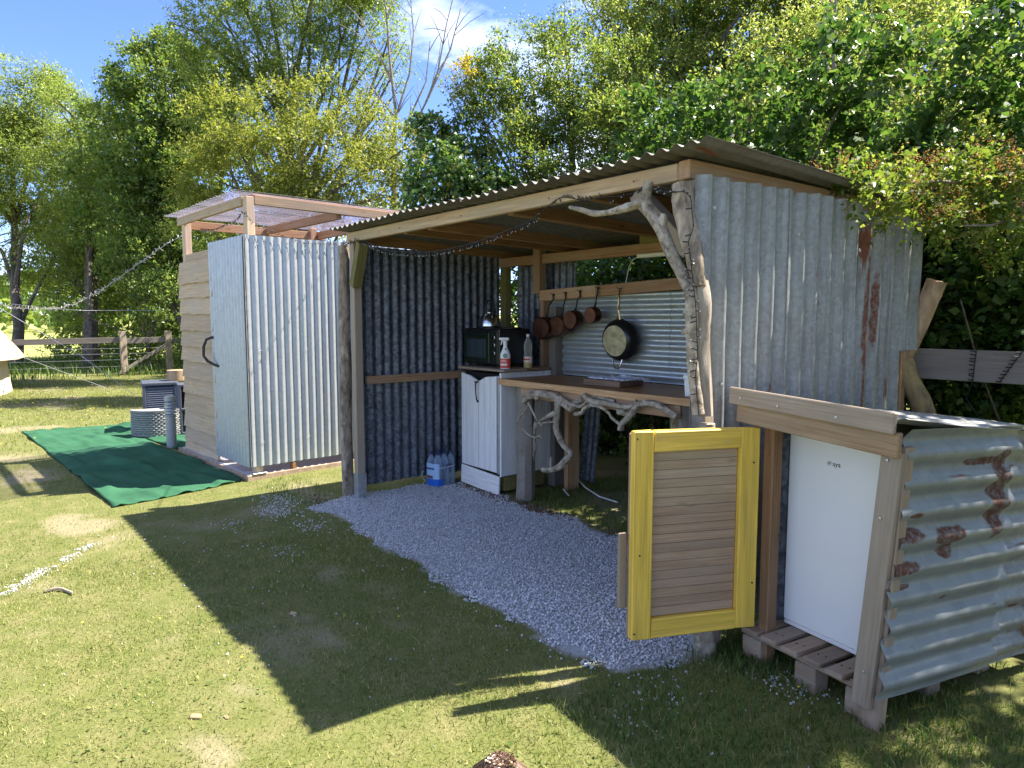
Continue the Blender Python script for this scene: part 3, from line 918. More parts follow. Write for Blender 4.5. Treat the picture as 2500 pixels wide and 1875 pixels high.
stones('pale_chippings', np.stack([sx, sy, height(sx, sy) + .004], 1), rng.uniform(.003, .0075, len(sx)), M_chip, OCT_V, OCT_F, label='pale chippings strewn in a thin strip over the sunny lawn')

# soil thrown up along the back edge of the gravel
M_soil = stone_mat('soil_crumb', [(0, (.10, .07, .045)), (.6, (.19, .135, .09)), (1, (.30, .235, .17))])
sx = np.concatenate([rng.uniform(.25, .85, 420), rng.uniform(.85, 1.7, 420), rng.uniform(2.0, 2.7, 160), rng.normal(-.05, .08, 60)])
sy = np.concatenate([rng.normal(.90, .035, 420), rng.normal(.93, .05, 420), rng.normal(.93, .06, 160), rng.normal(-.28, .06, 60)])
stones('soil', np.stack([sx, sy, height(sx, sy) + .004], 1), rng.uniform(.004, .016, len(sx)), M_soil, OCT_V, OCT_F, label='brown soil crumbs along the back edge of the gravel')

# ------------------------------------------------------------------ grass
CARPET = [(-5.9, -1.9), (-4.5, -1.84), (-.87, -1.66), (-.98, -1.1), (-1.22, -.56), (-3.1, -.56), (-3.21, -.40), (-3.7, .35), (-5.6, -.2), (-5.85, -.9)]


def blades(name, X, Y, hgt, wid, mat, label, lean=.55, seg=2):
    n = len(X)
    Z = height(X, Y)
    az = rng.uniform(0, 2 * math.pi, n)
    d = np.stack([np.cos(az), np.sin(az), np.zeros(n)], 1)
    s = np.stack([-np.sin(az + rng.normal(0, .6, n)), np.cos(az), np.zeros(n)], 1)
    P = np.stack([X, Y, Z - .004], 1)
    le = rng.uniform(.15, 1.0, n)[:, None] * lean * 2
    up = np.array([0, 0, 1.0])
    tip = P + (up * np.sqrt(np.clip(1 - (le * .6) ** 2, .1, 1)) + d * le * .9) * hgt[:, None]
    mid = P + (up * .62 + d * le * .28) * hgt[:, None]
    hw = (wid / 2)[:, None]
    if seg == 2:
        V = np.stack([P - s * hw, P + s * hw, mid + s * hw * .8, mid - s * hw * .8, tip], 1).reshape(-1, 3)
        b = (np.arange(n) * 5)[:, None]
        T = np.concatenate([b + np.array([[0, 1, 2]]), b + np.array([[0, 2, 3]]), b + np.array([[3, 2, 4]])], 0)
    else:
        V = np.stack([P - s * hw, P + s * hw, tip], 1).reshape(-1, 3)
        T = (np.arange(n) * 3)[:, None] + np.array([[0, 1, 2]])
    o = np_mesh(name, V, T, mat, kind='stuff')
    o['label'] = label
    return o


M_grass = leafmat('lawn_grass', [(0, (.095, .140, .028)), (.35, (.155, .200, .042)), (.65, (.225, .245, .064)), (.85, (.33, .315, .115)), (1, (.45, .40, .19))], .30, (1.3, 1.35, .8), .55, .25)
M_grassd = leafmat('rough_grass', [(0, (.045, .095, .018)), (.5, (.085, .155, .028)), (.85, (.15, .195, .045)), (1, (.27, .25, .09))], .30, (1.3, 1.4, .8), .5, .3)


def scatter(n, x0, x1, y0, y1):
    return rng.uniform(x0, x1, n), rng.uniform(y0, y1, n)


def lawn_keep(X, Y, base=1.0):
    b = bareness(X, Y)
    cl = vnoise(X, Y, 4.5, 55, 3)
    k = rng.random(len(X)) < base * (1 - b * .93) * np.clip(.35 + cl * 1.3, 0, 1)
    k &= ~inpoly(X, Y, CARPET)
    k &= ~((X > -3.1) & (X < -1.1) & (Y > -.5) & (Y < 1.6))
    k &= ~((X > .2) & (X < .8) & (Y > .95) & (Y < 1.5))
    return k


GX_, GY_ = [], []
for n, x0, x1, y0, y1, dmin, dmax in ((290000, .3, 6.2, -3.6, .55, 1.6, 4.9), (140000, -3.5, 3.2, -4.3, 1.2, 4.9, 7.6)):
    X, Y = scatter(n, x0, x1, y0, y1)
    d = np.hypot(X - CAM.x, Y - CAM.y)
    # only what lies ahead of the camera
    fwd = (X - CAM.x) * VF.x + (Y - CAM.y) * VF.y
    lat = (X - CAM.x) * VR.x + (Y - CAM.y) * VR.y
    k = (d > dmin) & (d < dmax) & (fwd > .5) & (np.abs(lat) < fwd * 1.0 + .4) & lawn_keep(X, Y)
    GX_.append(X[k]); GY_.append(Y[k])
X = np.concatenate(GX_); Y = np.concatenate(GY_)
hs = np.clip(.55 + 1.1 * vnoise(X, Y, 2.2, 63, 3), .6, 1.5)
blades('lawn_grass', X, Y, rng.uniform(.010, .027, len(X)) * hs, rng.uniform(.0026, .0058, len(X)), M_grass, 'short worn lawn grass in front of the sheds', .8, 1)
X, Y = scatter(110000, -15.5, -.5, -6.0, 3.5)
d = np.hypot(X - CAM.x, Y - CAM.y)
k = (d > 7.5) & lawn_keep(X, Y, .9)
X, Y, d = X[k], Y[k], d[k]
blades('lawn_grass', X, Y, rng.uniform(.02, .05, len(X)), rng.uniform(.005, .010, len(X)) * np.clip(d / 9, .8, 1.6), M_grass, 'dappled lawn between the tent and the sheds', .7, 1)
# longer grass: by the pallet hut, under the bench, against walls and the fence
TX, TY = [], []
for n, x0, x1, y0, y1 in ((11000, 3.45, 4.9, -.9, .35), (15000, .9, 3.4, .92, 2.5), (900, -.98, -.2, -.55, -.1), (1600, 4.3, 5.0, -.6, .9), (500, 3.55, 3.8, -.1, .2), (700, -.05, .12, .0, .9)):
    x, y = scatter(n, x0, x1, y0, y1)
    k = rng.random(n) < np.clip(1.6 * vnoise(x, y, 3.2, 91, 3) - .25, 0, 1) * np.clip(1.2 - bareness(x, y), .05, 1)
    TX.append(x[k]); TY.append(y[k])
X = np.concatenate(TX); Y = np.concatenate(TY)
blades('rough_grass', X, Y, rng.uniform(.02, .065, len(X)), rng.uniform(.0025, .005, len(X)), M_grassd, 'longer green grass around the pallet hut and under the bench', .6, 2)
X, Y = scatter(16000, -24, -12, -6, 7)
k = rng.random(len(X)) < np.clip(1.8 * vnoise(X, Y, .8, 19, 3) - .3, 0, 1)
X, Y = X[k], Y[k]
k = (X < -14.6)
X, Y = X[k], Y[k]
blades('rough_grass', X, Y, rng.uniform(.10, .38, len(X)), rng.uniform(.012, .028, len(X)), M_grassd, 'rough tall grass along the paddock fence', .5, 2)
# flat weed leaves in the lawn
n = 3600
X, Y = scatter(n, -1.5, 4.6, -3.4, -.5)
k = (vnoise(X, Y, 1.6, 41, 3) > .52) & lawn_keep(X, Y)
X, Y = X[k], Y[k]
n = len(X)
az = rng.uniform(0, 6.28, n); Lf = rng.uniform(.010, .022, n)
d3 = np.stack([np.cos(az), np.sin(az), rng.uniform(.1, .7, n)], 1)
s3 = np.stack([-np.sin(az), np.cos(az), np.zeros(n)], 1)
P = np.stack([X, Y, height(X, Y) + .006], 1)
V = np.stack([P, P + d3 * Lf[:, None] * .5 + s3 * Lf[:, None] * .3, P + d3 * Lf[:, None], P + d3 * Lf[:, None] * .5 - s3 * Lf[:, None] * .3], 1).reshape(-1, 3)
weeds = np_mesh('clover_leaves', V, (np.arange(n) * 4)[:, None] + np.array([[0, 1, 2, 3]]), M_grassd, kind='stuff')
weeds['label'] = 'low clover and weed leaves growing in the lawn'
# buttercups
n = 150
X = np.concatenate([rng.uniform(-13, -4.5, 70), rng.uniform(-1.2, 3.6, 16), [4.0, -.15]]); Y = np.concatenate([rng.uniform(-3.4, -.2, 70), rng.uniform(-3.2, -.7, 16), [-.1, -.3]])
fb = MB()
for x, y in zip(X, Y):
    d = math.hypot(x - CAM.x, y - CAM.y)
    r = .0045 if d < 7 else .010
    z = random.uniform(.02, .06) if d < 7 else random.uniform(.04, .12)
    for q in range(5):
        a = q * 1.2566
        c, s_ = math.cos(a), math.sin(a)
        fb.add([(x, y, z), (x + r * c - r * .5 * s_, y + r * s_ + r * .5 * c, z + r * .5), (x + r * 1.7 * c, y + r * 1.7 * s_, z + r * .8), (x + r * c + r * .5 * s_, y + r * s_ - r * .5 * c, z + r * .5)], [(0, 1, 2, 3)])
M_butter = simple('buttercup_petal', (.80, .62, .02), .5)
o = fb.build('buttercups', M_butter); tag(o, 'tiny yellow buttercups dotted over the lawn', kind='stuff')

# =================================================================== KITCHEN SHELTER
KS = thing('kitchen_shelter', 'open-fronted outdoor kitchen shelter of timber and corrugated metal with a lean-to roof', 'shelter', (1.7, .8, 0))
beam('post', (.035, .035, .16), (.035, .035, 2.12), .07, .07, M_grey, KS, (0, 1, 0))
mb = MB()
for y in (-.004, .074):
    mb.box(Matrix.Translation((.035, y, .10)), .075, .006, .19, .002)
for x in (-.003, .073):
    mb.box(Matrix.Translation((x, .035, .10)), .006, .072, .19, .002)
mb.box(Matrix.Translation((.04, .03, .012)), .15, .12, .008, .002)
mb.build('post_anchor', M_steel, KS)
log('log_post', [(-.075, -.02, -.02), (-.07, -.03, .5), (-.085, -.02, .95), (-.08, -.02, 1.3), (-.095, -.01, 1.7), (-.10, 0, 2.1)], [.052, .049, .052, .050, .047, .045], M_bark1, KS, 12, .16)
beam('front_beam', (-.0, -.005, 2.155), (3.305, -.005, 2.155), .045, .075, M_beam, KS)
screws('screw', [((px, -.027, 2.15), (0, -1, 0)) for px in (.55, .86, 1.62, 2.45, 3.05)], .0045, M_iron, KS)
beam('brace', (.235, .0, 2.10), (.085, .005, 1.76), .07, .085, M_green, KS, (0, 1, 0))
beam('post', (3.50, .035, .0), (3.355, .035, 2.115), .07, .07, M_grey, KS, (0, 1, 0))
beam('brace', (3.02, .05, 2.10), (3.345, .05, 1.80), .07, .09, M_grey, KS, (0, 1, 0))
for x, nm in ((.03, M_dark), (.84, M_dark), (1.16, M_dark), (2.05, M_dark), (2.72, M_dark)):
    beam('rafter', (x, .03, 2.155), (x, 2.2, 2.107), .05, .09, nm, KS)
beam('rafter', (3.340, -.03, 2.158), (3.600, 1.80, 2.085), .07, .085, M_new, KS)
beam('rail', (-.02, 1.60, 2.03), (3.60, 1.60, 2.03), .05, .085, M_new, KS)
beam('rail', (1.75, 1.57, 2.105), (2.3, 1.57, 2.105), .03, .075, M_green, KS)
beam('post', (.01, 1.64, 0), (.01, 1.64, 1.99), .09, .07, M_green, KS, (0, 1, 0))
beam('post', (.57, 1.58, 1.72), (.57, 1.58, 2.13), .09, .075, M_new, KS, (0, 1, 0))
beam('post', (.655, 1.575, .98), (.655, 1.575, 1.66), .045, .085, M_new, KS, (0, 1, 0))
beam('post', (.80, 1.60, 0), (.80, 1.60, 1.6), .09, .15, M_post, KS, (0, 1, 0))
beam('post', (1.005, 1.58, 0), (1.005, 1.58, .98), .05, .14, M_new, KS, (0, 1, 0))
beam('rail', (.02, .12, .98), (.02, 1.62, .985), .04, .068, M_new, KS)
# left wall, seen from inside
for k, (y0, wd) in enumerate(((.09, .80), (.86, .74))):
    sheet('corrugated_sheet', (-.022 - .004 * k, y0, .07 - .015 * k), (0, 1, 0), (0, 0, 1), wd, 2.03, .085, .027, M_galv_in, KS)
# back: the splash-back with level ridges, and upright sheets in the corner behind
for k, (x0, ln) in enumerate(((.655, 1.36), (1.99, 1.40))):
    sheet('splashback_sheet', (x0, 1.615 + .003 * k, 1.705), (0, 0, -1), (1, 0, 0), .70, ln, .079, .018, M_galv_back, KS, wav=.002)
sheet('corrugated_sheet', (.08, 1.735, .35), (1, 0, 0), (0, 0, 1), .80, 1.72, .085, .022, M_galv_in, KS)
sheet('corrugated_sheet', (.88, 1.80, .05), (1, 0, 0), (.16, .02, .98), .20, .68, .07, .018, M_galv_in, KS)
# roof
rn = 4
for k in range(rn):
    x0 = -.02 + k * .895
    if k == rn - 1:
        sheet('roof_sheet', (2.46, -.10, 2.226), (.9976, -.0698, 0), (.1507, 2.155, -.09), 1.11, 2.36, .0845, .023, M_roof, KS, wav=.007, ny=9, phase=1.0)
        continue
    sheet('roof_sheet', (x0, -.16, 2.216 + .003 * (k % 2)), (1, 0, 0), (0, 2.16, -.09), .93, 2.42, .0845, .023, M_roof, KS, wav=.007, ny=9, phase=2 * math.pi * (k * .895 / .0845))
# right wall: broad corrugations; it opens slightly outward towards the back
WD = Vector((.14, .99, 0)).normalized(); WN = Vector((.99, -.14, 0)).normalized()
def Wp(v, off, z): return Vector((3.447, 0, z)) + WD * v + WN * off
for k, (v0, wd, z0, h, mt) in enumerate(((-.06, .64, .06, 2.06, M_galv_old), (.54, .62, .05, 2.06, M_galv_old), (1.12, .48, .03, 2.03, M_galv_stain))):
    sheet('corrugated_sheet', Wp(v0, .004 * k, z0), WD, (0, .008, 1), wd, h, .1085, .032, mt, KS, wav=.010, phase=v0 * 2 * math.pi / .1085 + 1.2, edge=.012)
sheet('corrugated_sheet', Wp(1.53, .018, 1.32), WD, (0, .0, 1), .15, .74, .12, .024, M_galv_old, KS, wav=.01)
beam('batten', Wp(1.60, -.02, .92), Wp(1.60, -.02, 1.34), .05, .07, M_new, KS, (0, 1, 0))
sheet('corrugated_sheet', Wp(1.50, .006, .15), WD, (0, 0, 1), .16, .82, .12, .02, M_galv_old, KS, wav=.01)
screws('roofing_screw', [(Wp(v, .022, z), WN) for v, z in ((.02, 1.98), (.10, 1.2), (.60, 1.9), (.26, .95), (1.1, 1.85), (1.12, 1.0))], .010, M_steel, KS)
# shelf board for the pans
beam('peg_rail', (.605, 1.565, 1.70), (1.30, 1.565, 1.725), .035, .098, M_new, KS)
beam('peg_rail', (1.303, 1.567, 1.725), (3.36, 1.567, 1.795), .035, .092, M_new, KS)
# rustic wood nailed to the right-hand post
log('fork_branch', LOG_FORK, [.022, .024, .027, .029, .028, .027, .027, .028, .027, .026, .027], M_bark2, KS, 12, .14)
log('fork_branch', LOG_ARM, [.020, .020, .017, .018, .015, .016, .013, .010], M_bark2, KS, 9, .18)
log('fork_branch', LOG_STUB, [.024, .019, .012], M_bark2, KS, 8, .2)
for p in LOG_KNOTS:
    q = Vector(p)
    log('knot', [q + Vector((.03, .0, -.01)), q, q + Vector((-.018, -.012, .004))], [.022, .019, .012], M_bark2, KS, 8, .25)
log('bark_log', LOG_BARK, [.043, .045, .043, .036, .030], M_bark1, KS, 16, .30, 6)
log('split_log', LOG_SPLIT, [.030, .036, .036, .036, .030], M_split, KS, 9, .14)
log('log_post', [(3.545, -.06, -.02), (3.525, -.06, .18), (3.52, -.05, .55), (3.51, -.05, 1.04)], [.050, .047, .043, .035], M_bark2, KS, 11, .2)
mb = MB()
mb.box(Matrix.Translation((3.475, -.03, .11)), .05, .05, .22, .003)
mb.build('post_anchor', M_steel, KS)

# striplight under the rail and its cable
tl = thing('strip_light', 'cream strip light fixed under the back rail with a thin cable drooping from it', 'lamp', (1.9, 1.55, 1.97))
mb = MB().box(frame((1.95, 1.55, 1.975), (1, 0, -.005)), .42, .035, .032, .012)
mb.build('diffuser', M_tube, tl)
MB().tube([(1.745, 1.55, 1.972), (1.70, 1.54, 1.95), (1.665, 1.54, 1.90), (1.645, 1.545, 1.84), (1.625, 1.55, 1.78)], .0035, 6).build('cable', M_cord, tl, smooth=True)

# =================================================================== WORK BENCH
WB = thing('workbench', 'rustic wooden work bench with a thick worktop and gnarled branches framing the open front', 'bench', (1.9, 1.3, 0))
mb = MB()
xs = np.linspace(.785, 3.36, 30)
fr = [(.935 + .006 * noise.noise(Vector((x * 3, 0, 1))) + .003 * noise.noise(Vector((x * 13, 0, 5)))) for x in xs]
zz0 = [.952 + .008 * noise.noise(Vector((x * 2.5, 4, 1))) + .004 * noise.noise(Vector((x * 11, 4, 1))) for x in xs]
n = len(xs)
mb.v = [Vector((x, f + .003, 1.0)) for x, f in zip(xs, fr)] + [Vector((x, 1.60, 1.0)) for x in xs] + [Vector((x, f, .996)) for x, f in zip(xs, fr)] + [Vector((x, f + .004, z)) for x, f, z in zip(xs, fr, zz0)] + [Vector((x, 1.60, .955)) for x in xs]
for i in range(n - 1):
    for a, b, mi in ((0, n, 0), (2 * n, 0, 1), (3 * n, 2 * n, 1), (4 * n, 3 * n, 0)):
        mb.f.append((a + i, a + i + 1, b + i + 1, b + i)); mb.mi.append(mi)
for i in (0, n - 1):
    mb.f.append((i, 2 * n + i, 3 * n + i, 4 * n + i, n + i)); mb.mi.append(1)
mb.build('worktop', [M_oak, M_edge], WB)
beam('apron', (1.03, .985, .905), (2.60, .985, .905), .025, .088, M_new, WB)
log('leg', [(1.0, 1.05, -.02), (1.005, 1.05, .5), (1.0, 1.05, .955)], [.082, .072, .075], M_post, WB, 8, .10)
log('leg', [(2.62, 1.05, -.02), (2.605, 1.05, .5), (2.6, 1.05, .955)], [.060, .052, .055], M_post, WB, 8, .10)
log('leg', [(2.26, 1.42, -.02), (2.25, 1.42, .5), (2.24, 1.42, .955)], [.06, .052, .052], M_bark2, WB, 8, .12)
log('leg', [(3.25, 1.05, -.02), (3.25, 1.05, .955)], [.06, .055], M_grey, WB, 8, .10)
for pts, r in BENCH_BR:
    nP = len(pts)
    thin = r < .010
    rr = [r * (1.12 if i == 0 else (1.0 - (.45 if thin else .14) * i / nP)) * random.uniform(.95, 1.25) for i in range(nP)]
    log('branch', pts, rr, M_bark2, WB, 7 if thin else 12, .28, 5)

cb = thing('chopping_board', 'thick dark end-grain chopping board lying on the worktop', 'chopping board', (1.83, 1.24, 1.0))
c0 = Vector((1.595, 1.12, 0)); c1 = Vector((1.945, 1.135, 0)); c2_ = Vector((1.955, 1.45, 0))
beam('board', (1.60, 1.245, 1.024), (1.945, 1.27, 1.024), .29, .044, M_board, cb, bev=.003)
tw = MB()
N_ = 22
tv_ = []
for j in range(N_ + 1):
    for i in range(N_ + 1):
        u, v = i / N_ - .5, j / N_ - .5
        x = 1.80 + u * .36 + v * .05 + .02 * noise.noise(Vector((v * 5, 2, 1)))
        y = 1.29 + v * .24 + .015 * noise.noise(Vector((u * 6, 7, 1)))
        e = max(0, 1 - (abs(u) * 2) ** 4) * max(0, 1 - (abs(v) * 2) ** 4)
        z = 1.053 + .045 * e * abs(noise.noise(Vector((u * 3 + 2, v * 2.4, 3)))) * 1.7 + .006 * abs(noise.noise(Vector((u * 7, v * 6, 8))))
        tv_.append((x, y, z))
tf_ = [(j * (N_ + 1) + i, j * (N_ + 1) + i + 1, (j + 1) * (N_ + 1) + i + 1, (j + 1) * (N_ + 1) + i) for j in range(N_) for i in range(N_)]
tw.add(tv_, tf_)
top = len(tv_)
tw.add([(x, y, z - .006) for x, y, z in tv_], [f[::-1] for f in tf_])
for i in range(N_):
    for a, b in ((i, i + 1), (N_ * (N_ + 1) + i, N_ * (N_ + 1) + i + 1), (i * (N_ + 1), (i + 1) * (N_ + 1)), (i * (N_ + 1) + N_, (i + 1) * (N_ + 1) + N_)):
        tw.f.append((a, b, top + b, top + a)); tw.mi.append(0)
o = tw.build('tea_towel', M_towel, smooth=True)
tag(o, 'crumpled white tea towel with blue stripes on the chopping board', 'tea towel')

tb = thing('storage_tub', 'white plastic lidded tub at the right end of the worktop', 'tub', (2.72, 1.06, 1.0))
mb = MB()
mb.lathe([(.055, .0), (.062, .004), (.068, .115)], Matrix.Translation((2.645, 1.09, 1.0)) @ Matrix.Rotation(R(45), 4, 'Z') @ Matrix.Diagonal((1.25, 1.25, 1, 1)), 4, cap0=True)
mb.build('tub_body', M_whitep, tb)
MB().box(Matrix.Translation((2.645, 1.09, 1.128)), .135, .135, .032, .010).build('lid', M_whitep, tb)

# ------------------------------------------------------------------- pans hanging from the rail
def saucepan(x, rail_y, z_top, z_c, rad, dep_, label, tilt, first_y):
    """hung by its handle, base outward"""
    t = thing('copper_saucepan', label, 'saucepan', (x, first_y, z_c), 0, 'copper saucepans hung on the rail')
    ax = Vector((tilt, -1, -.04)).normalized()
    M = frame((x, first_y, z_c), ax.cross(Vector((0, 0, 1))), ax)
    mb = MB()
    mb.lathe([(0.001, dep_ * .5), (rad * .93, dep_ * .5), (rad, dep_ * .42), (rad * 1.0, -dep_ * .5), (rad * .96, -dep_ * .5), (rad * .96, dep_ * .38), (.001, dep_ * .40)], M, 28)
    mb.build('pan_body', M_copper, t, smooth=True)
    rim = M @ Vector((0, 0, -dep_ * .38))
    a = rim + Vector((0, 0, rad - .004))
    pts = [a + Vector((0, -.01, -.006)), a + Vector((.004, .0, .02)), a + Vector((.012, .0, .05)), a + Vector((.014, .004, .09)), Vector((x + (a.x - x) + .012, rail_y - .018, z_top - .05)), Vector((a.x + .01, rail_y - .022, z_top - .012)), Vector((a.x + .01, rail_y - .012, z_top)), Vector((a.x + .01, rail_y - .008, z_top - .02))]
    MB().tube(pts, [.012, .008, .006, .006, .0065, .0065, .005, .004], 8).build('handle', M_iron, t, smooth=True)
    MB().tube([(a.x + .01, rail_y, z_top - .008), (a.x + .008, rail_y - .035, z_top - .004), (a.x - .004, rail_y - .04, z_top + .004)], .003, 5).build('nail', M_iron, t)
    return t


RY = 1.548
saucepan(.80, RY, 1.715, 1.415, .098, .10, 'largest copper saucepan, leftmost under the pan rail', .05, 1.43)
saucepan(.955, RY, 1.725, 1.435, .088, .09, 'dark copper saucepan half hidden behind the largest one', .05, 1.47)
saucepan(1.13, RY, 1.735, 1.49, .077, .085, 'mid-sized copper saucepan, third along the pan rail', .05, 1.46)
saucepan(1.335, RY, 1.755, 1.525, .066, .075, 'smallest copper saucepan, nearest the black frying pan', .05, 1.48)

fp = thing('frying_pan', 'big black frying pan with a worn base and brass handle', 'frying pan', (1.585, 1.5, 1.32))
M = frame((1.585, 1.505, 1.325), Vector((.0, -1, -.08)).cross(Vector((0, 0, 1))), (.0, -1, -.08))
mb = MB()
mb.lathe([(.001, .035), (.122, .035)], M, 40, mi=1)
mb.lathe([(.122, .035), (.130, .032), (.158, .005), (.172, -.035), (.168, -.035), (.150, .0), (.12, .026), (.001, .028)], M, 40, mi=0)
mb.build('pan_body', [M_black, M_panbase], fp, smooth=True)
h0 = Vector((1.585, 1.525, 1.485))
MB().tube([h0 + Vector((-.02, -.01, -.015)), h0 + Vector((-.008, -.012, .03)), h0 + Vector((.0, -.012, .08)), h0 + Vector((.003, -.008, .17)), h0 + Vector((-.002, 0, .235)), h0 + Vector((-.002, .01, .245))], [.006, .006, .010, .013, .009, .005], 8, squash=.55).build('handle', M_brass, fp, smooth=True)
MB().tube([h0 + Vector((.02, -.01, -.015)), h0 + Vector((.012, -.012, .03)), h0 + Vector((.002, -.012, .08))], [.006, .006, .007], 6).build('handle', M_brass, fp, smooth=True)
MB().tube([(1.535, 1.51, 1.175), (1.545, 1.50, 1.135), (1.572, 1.50, 1.105), (1.605, 1.50, 1.105), (1.628, 1.50, 1.135), (1.635, 1.51, 1.175)], .007, 8).build('helper_handle', M_inox, fp, smooth=True)
MB().tube([(1.583, RY, 1.73), (1.583, RY - .04, 1.735), (1.57, RY - .045, 1.74)], .0035, 6).build('nail', M_iron, fp)

ut = thing('kitchen_utensils', 'dark utensils hanging by a cord from the left end of the pan rail', 'utensils', (.60, 1.54, 1.5))
MB().tube([(.605, 1.54, 1.70), (.592, 1.53, 1.66), (.588, 1.53, 1.60)], .002, 5).build('cord', M_wire, ut)
MB().box(Matrix.Translation((.588, 1.53, 1.53)), .045, .012, .12, .004).build('handle', M_iron, ut)
MB().tube([(.580, 1.53, 1.47), (.578, 1.53, 1.40)], [.006, .012], 8).build('blade', M_inox, ut)

# =================================================================== WHITE CABINET
CB = thing('cupboard', 'old dark cabinet clad with whitewashed planks under a rough board top', 'cupboard', (.5, 1.25, 0))
MB().box(Matrix.Translation((.495, 1.25, .60)), .54, .50, .86, .004).build('carcass', M_black, CB)
mb = MB()
for y0, y1 in ((.962, 1.14), (1.143, 1.30), (1.303, 1.47), (1.473, 1.55)):
    pl = beam('side_plank', (.776, (y0 + y1) / 2, .16), (.776, (y0 + y1) / 2, 1.045), y1 - y0, .018, M_white, CB, (1, 0, 0), .003)
nd = 4
for d_, (xa, xb) in enumerate(((.225, .478), (.482, .735))):
    dr = bpy.data.objects.new('door', None)
    link(dr, CB, Matrix.Translation((xa, .975, .6)))
    for i in range(3):
        a = xa + (xb - xa) * i / 3; b = xa + (xb - xa) * (i + 1) / 3
        def topz(x):
            u = (x - .225) / .51
            return 1.02 - .072 * math.exp(-((u - .5) / .19) ** 2) - .012 * math.sin(u * 9)
        P0 = [(a + .0015, .955, .195 - .012 * (a - .2)), (b - .0015, .955, .195 - .012 * (b - .2))]
        K = 6
        up_ = [(a + .0015 + (b - a - .003) * q / K, .955, topz(a + (b - a) * q / K)) for q in range(K + 1)]
        ring = P0[:1] + [P0[1]] + up_[::-1]
        m2 = MB()
        nr = len(ring)
        m2.v = [Vector(p) for p in ring] + [Vector(p) + Vector((0, .018, 0)) for p in ring]
        m2.f = [tuple(range(nr)), tuple(range(nr, 2 * nr))[::-1]] + [(q, nr + q, nr + (q + 1) % nr, (q + 1) % nr) for q in range(nr)]
        m2.mi = [0] * len(m2.f)
        cx = (a + b) / 2
        M = frame((cx, .965, .6), (0, 0, 1), (0, -1, 0))
        m2.v = [M.inverted() @ p for p in m2.v]
        m2.build('plank', M_white, dr, M)
MB().tube([(.478, .94, .955), (.478, .925, .93), (.480, .925, .86), (.483, .93, .80), (.484, .945, .775)], [.007, .006, .005, .006, .009], 8).build('door_handle', M_iron, CB, smooth=True)
MB().tube([(.45, .935, .952), (.478, .928, .945), (.50, .938, .958)], [.006, .008, .006], 8).build('door_handle', M_iron, CB, smooth=True)
beam('kickboard', (.225, .955, .105), (.77, .958, .075), .02, .165, M_white, CB)
mb = MB()
for x in (.757,):
    mb.box(Matrix.Translation((x, .958, .60)), .022, .014, .84, .002)
mb.build('metal_edge', M_steel, CB)
beam('base_rail', (.25, 1.25, .085), (.76, 1.25, .085), .46, .13, M_green, CB)
beam('top_board', (.165, 1.085, 1.062), (.825, 1.085, 1.062), .25, .022, M_grey, CB)
beam('top_board', (.165, 1.345, 1.064), (.825, 1.345, 1.064), .26, .022, M_dark, CB)

# mini oven
OV = thing('mini_oven', 'black mini oven with a glass door and three knobs on the cupboard', 'oven', (.42, 1.20, 1.075))
MB().box(Matrix.Translation((.41, 1.22, 1.255)), .50, .36, .315, .012).build('oven_body', M_black, OV)
MB().box(Matrix.Translation((.36, 1.032, 1.245)), .365, .02, .265, .006).build('oven_door', M_enamel, OV)
o = MB().box(Matrix.Translation((.36, 1.021, 1.24)), .27, .006, .165, .003).build('glass', M_glassd, OV)
MB().tube([(.24, 1.005, 1.345), (.24, .998, 1.350), (.48, .998, 1.350), (.48, 1.005, 1.345)], .005, 6).build('door_handle', M_enamel, OV, smooth=True)
MB().box(Matrix.Translation((.603, 1.034, 1.25)), .105, .018, .285, .005).build('control_panel', M_enamel, OV)
for z in (1.335, 1.27, 1.20):
    MB().lathe([(.019, 0), (.019, .006), (.014, .010), (.012, .022), (.001, .023)], frame((.603, 1.026, z), (1, 0, 0), (0, -1, 0)), 18).build('knob', M_black, OV, smooth=True)
    MB().lathe([(.023, 0), (.023, .003), (.019, .004)], frame((.603, 1.026, z), (1, 0, 0), (0, -1, 0)), 18).build('knob_ring', M_inox, OV)
for x in (.20, .62):
    for y in (1.07, 1.37):
        MB().lathe([(.013, 0), (.015, .012), (.012, .022)], Matrix.Translation((x, y, 1.076)), 10, cap0=True).build('foot', M_blackm, OV)
mb = MB()
for x in (.34, .60):
    mb.lathe([(.095, 0), (.095, .008), (.085, .012), (.001, .012)], Matrix.Translation((x, 1.22, 1.411)), 24)
mb.build('hotplate', M_iron, OV)

KT = thing('kettle', 'brushed steel whistling kettle with a black hoop handle on the oven', 'kettle', (.30, 1.22, 1.424))
kx, ky, kz = .30, 1.22, 1.424
MB().lathe([(.001, 0), (.098, 0), (.104, .006), (.104, .020), (.100, .045), (.092, .075), (.078, .10), (.055, .118), (.034, .124), (.034, .129), (.001, .132)], Matrix.Translation((kx, ky, kz)), 40).build('kettle_body', M_inox, KT, smooth=True)
MB().lathe([(.012, 0), (.009, .012), (.015, .022), (.001, .028)], Matrix.Translation((kx, ky, kz + .130)), 14).build('lid_knob', M_blackm, KT, smooth=True)
MB().tube([(kx - .058, ky, kz + .105), (kx - .066, ky, kz + .155), (kx - .060, ky, kz + .20), (kx - .030, ky, kz + .232), (kx, ky, kz + .240), (kx + .030, ky, kz + .232), (kx + .060, ky, kz + .20), (kx + .066, ky, kz + .155), (kx + .058, ky, kz + .105)], .0085, 10).build('kettle_handle', M_blackm, KT, smooth=True)
MB().tube([(kx + .075, ky - .02, kz + .085), (kx + .105, ky - .03, kz + .125)], [.017, .013], 12).build('spout', M_inox, KT, smooth=True)
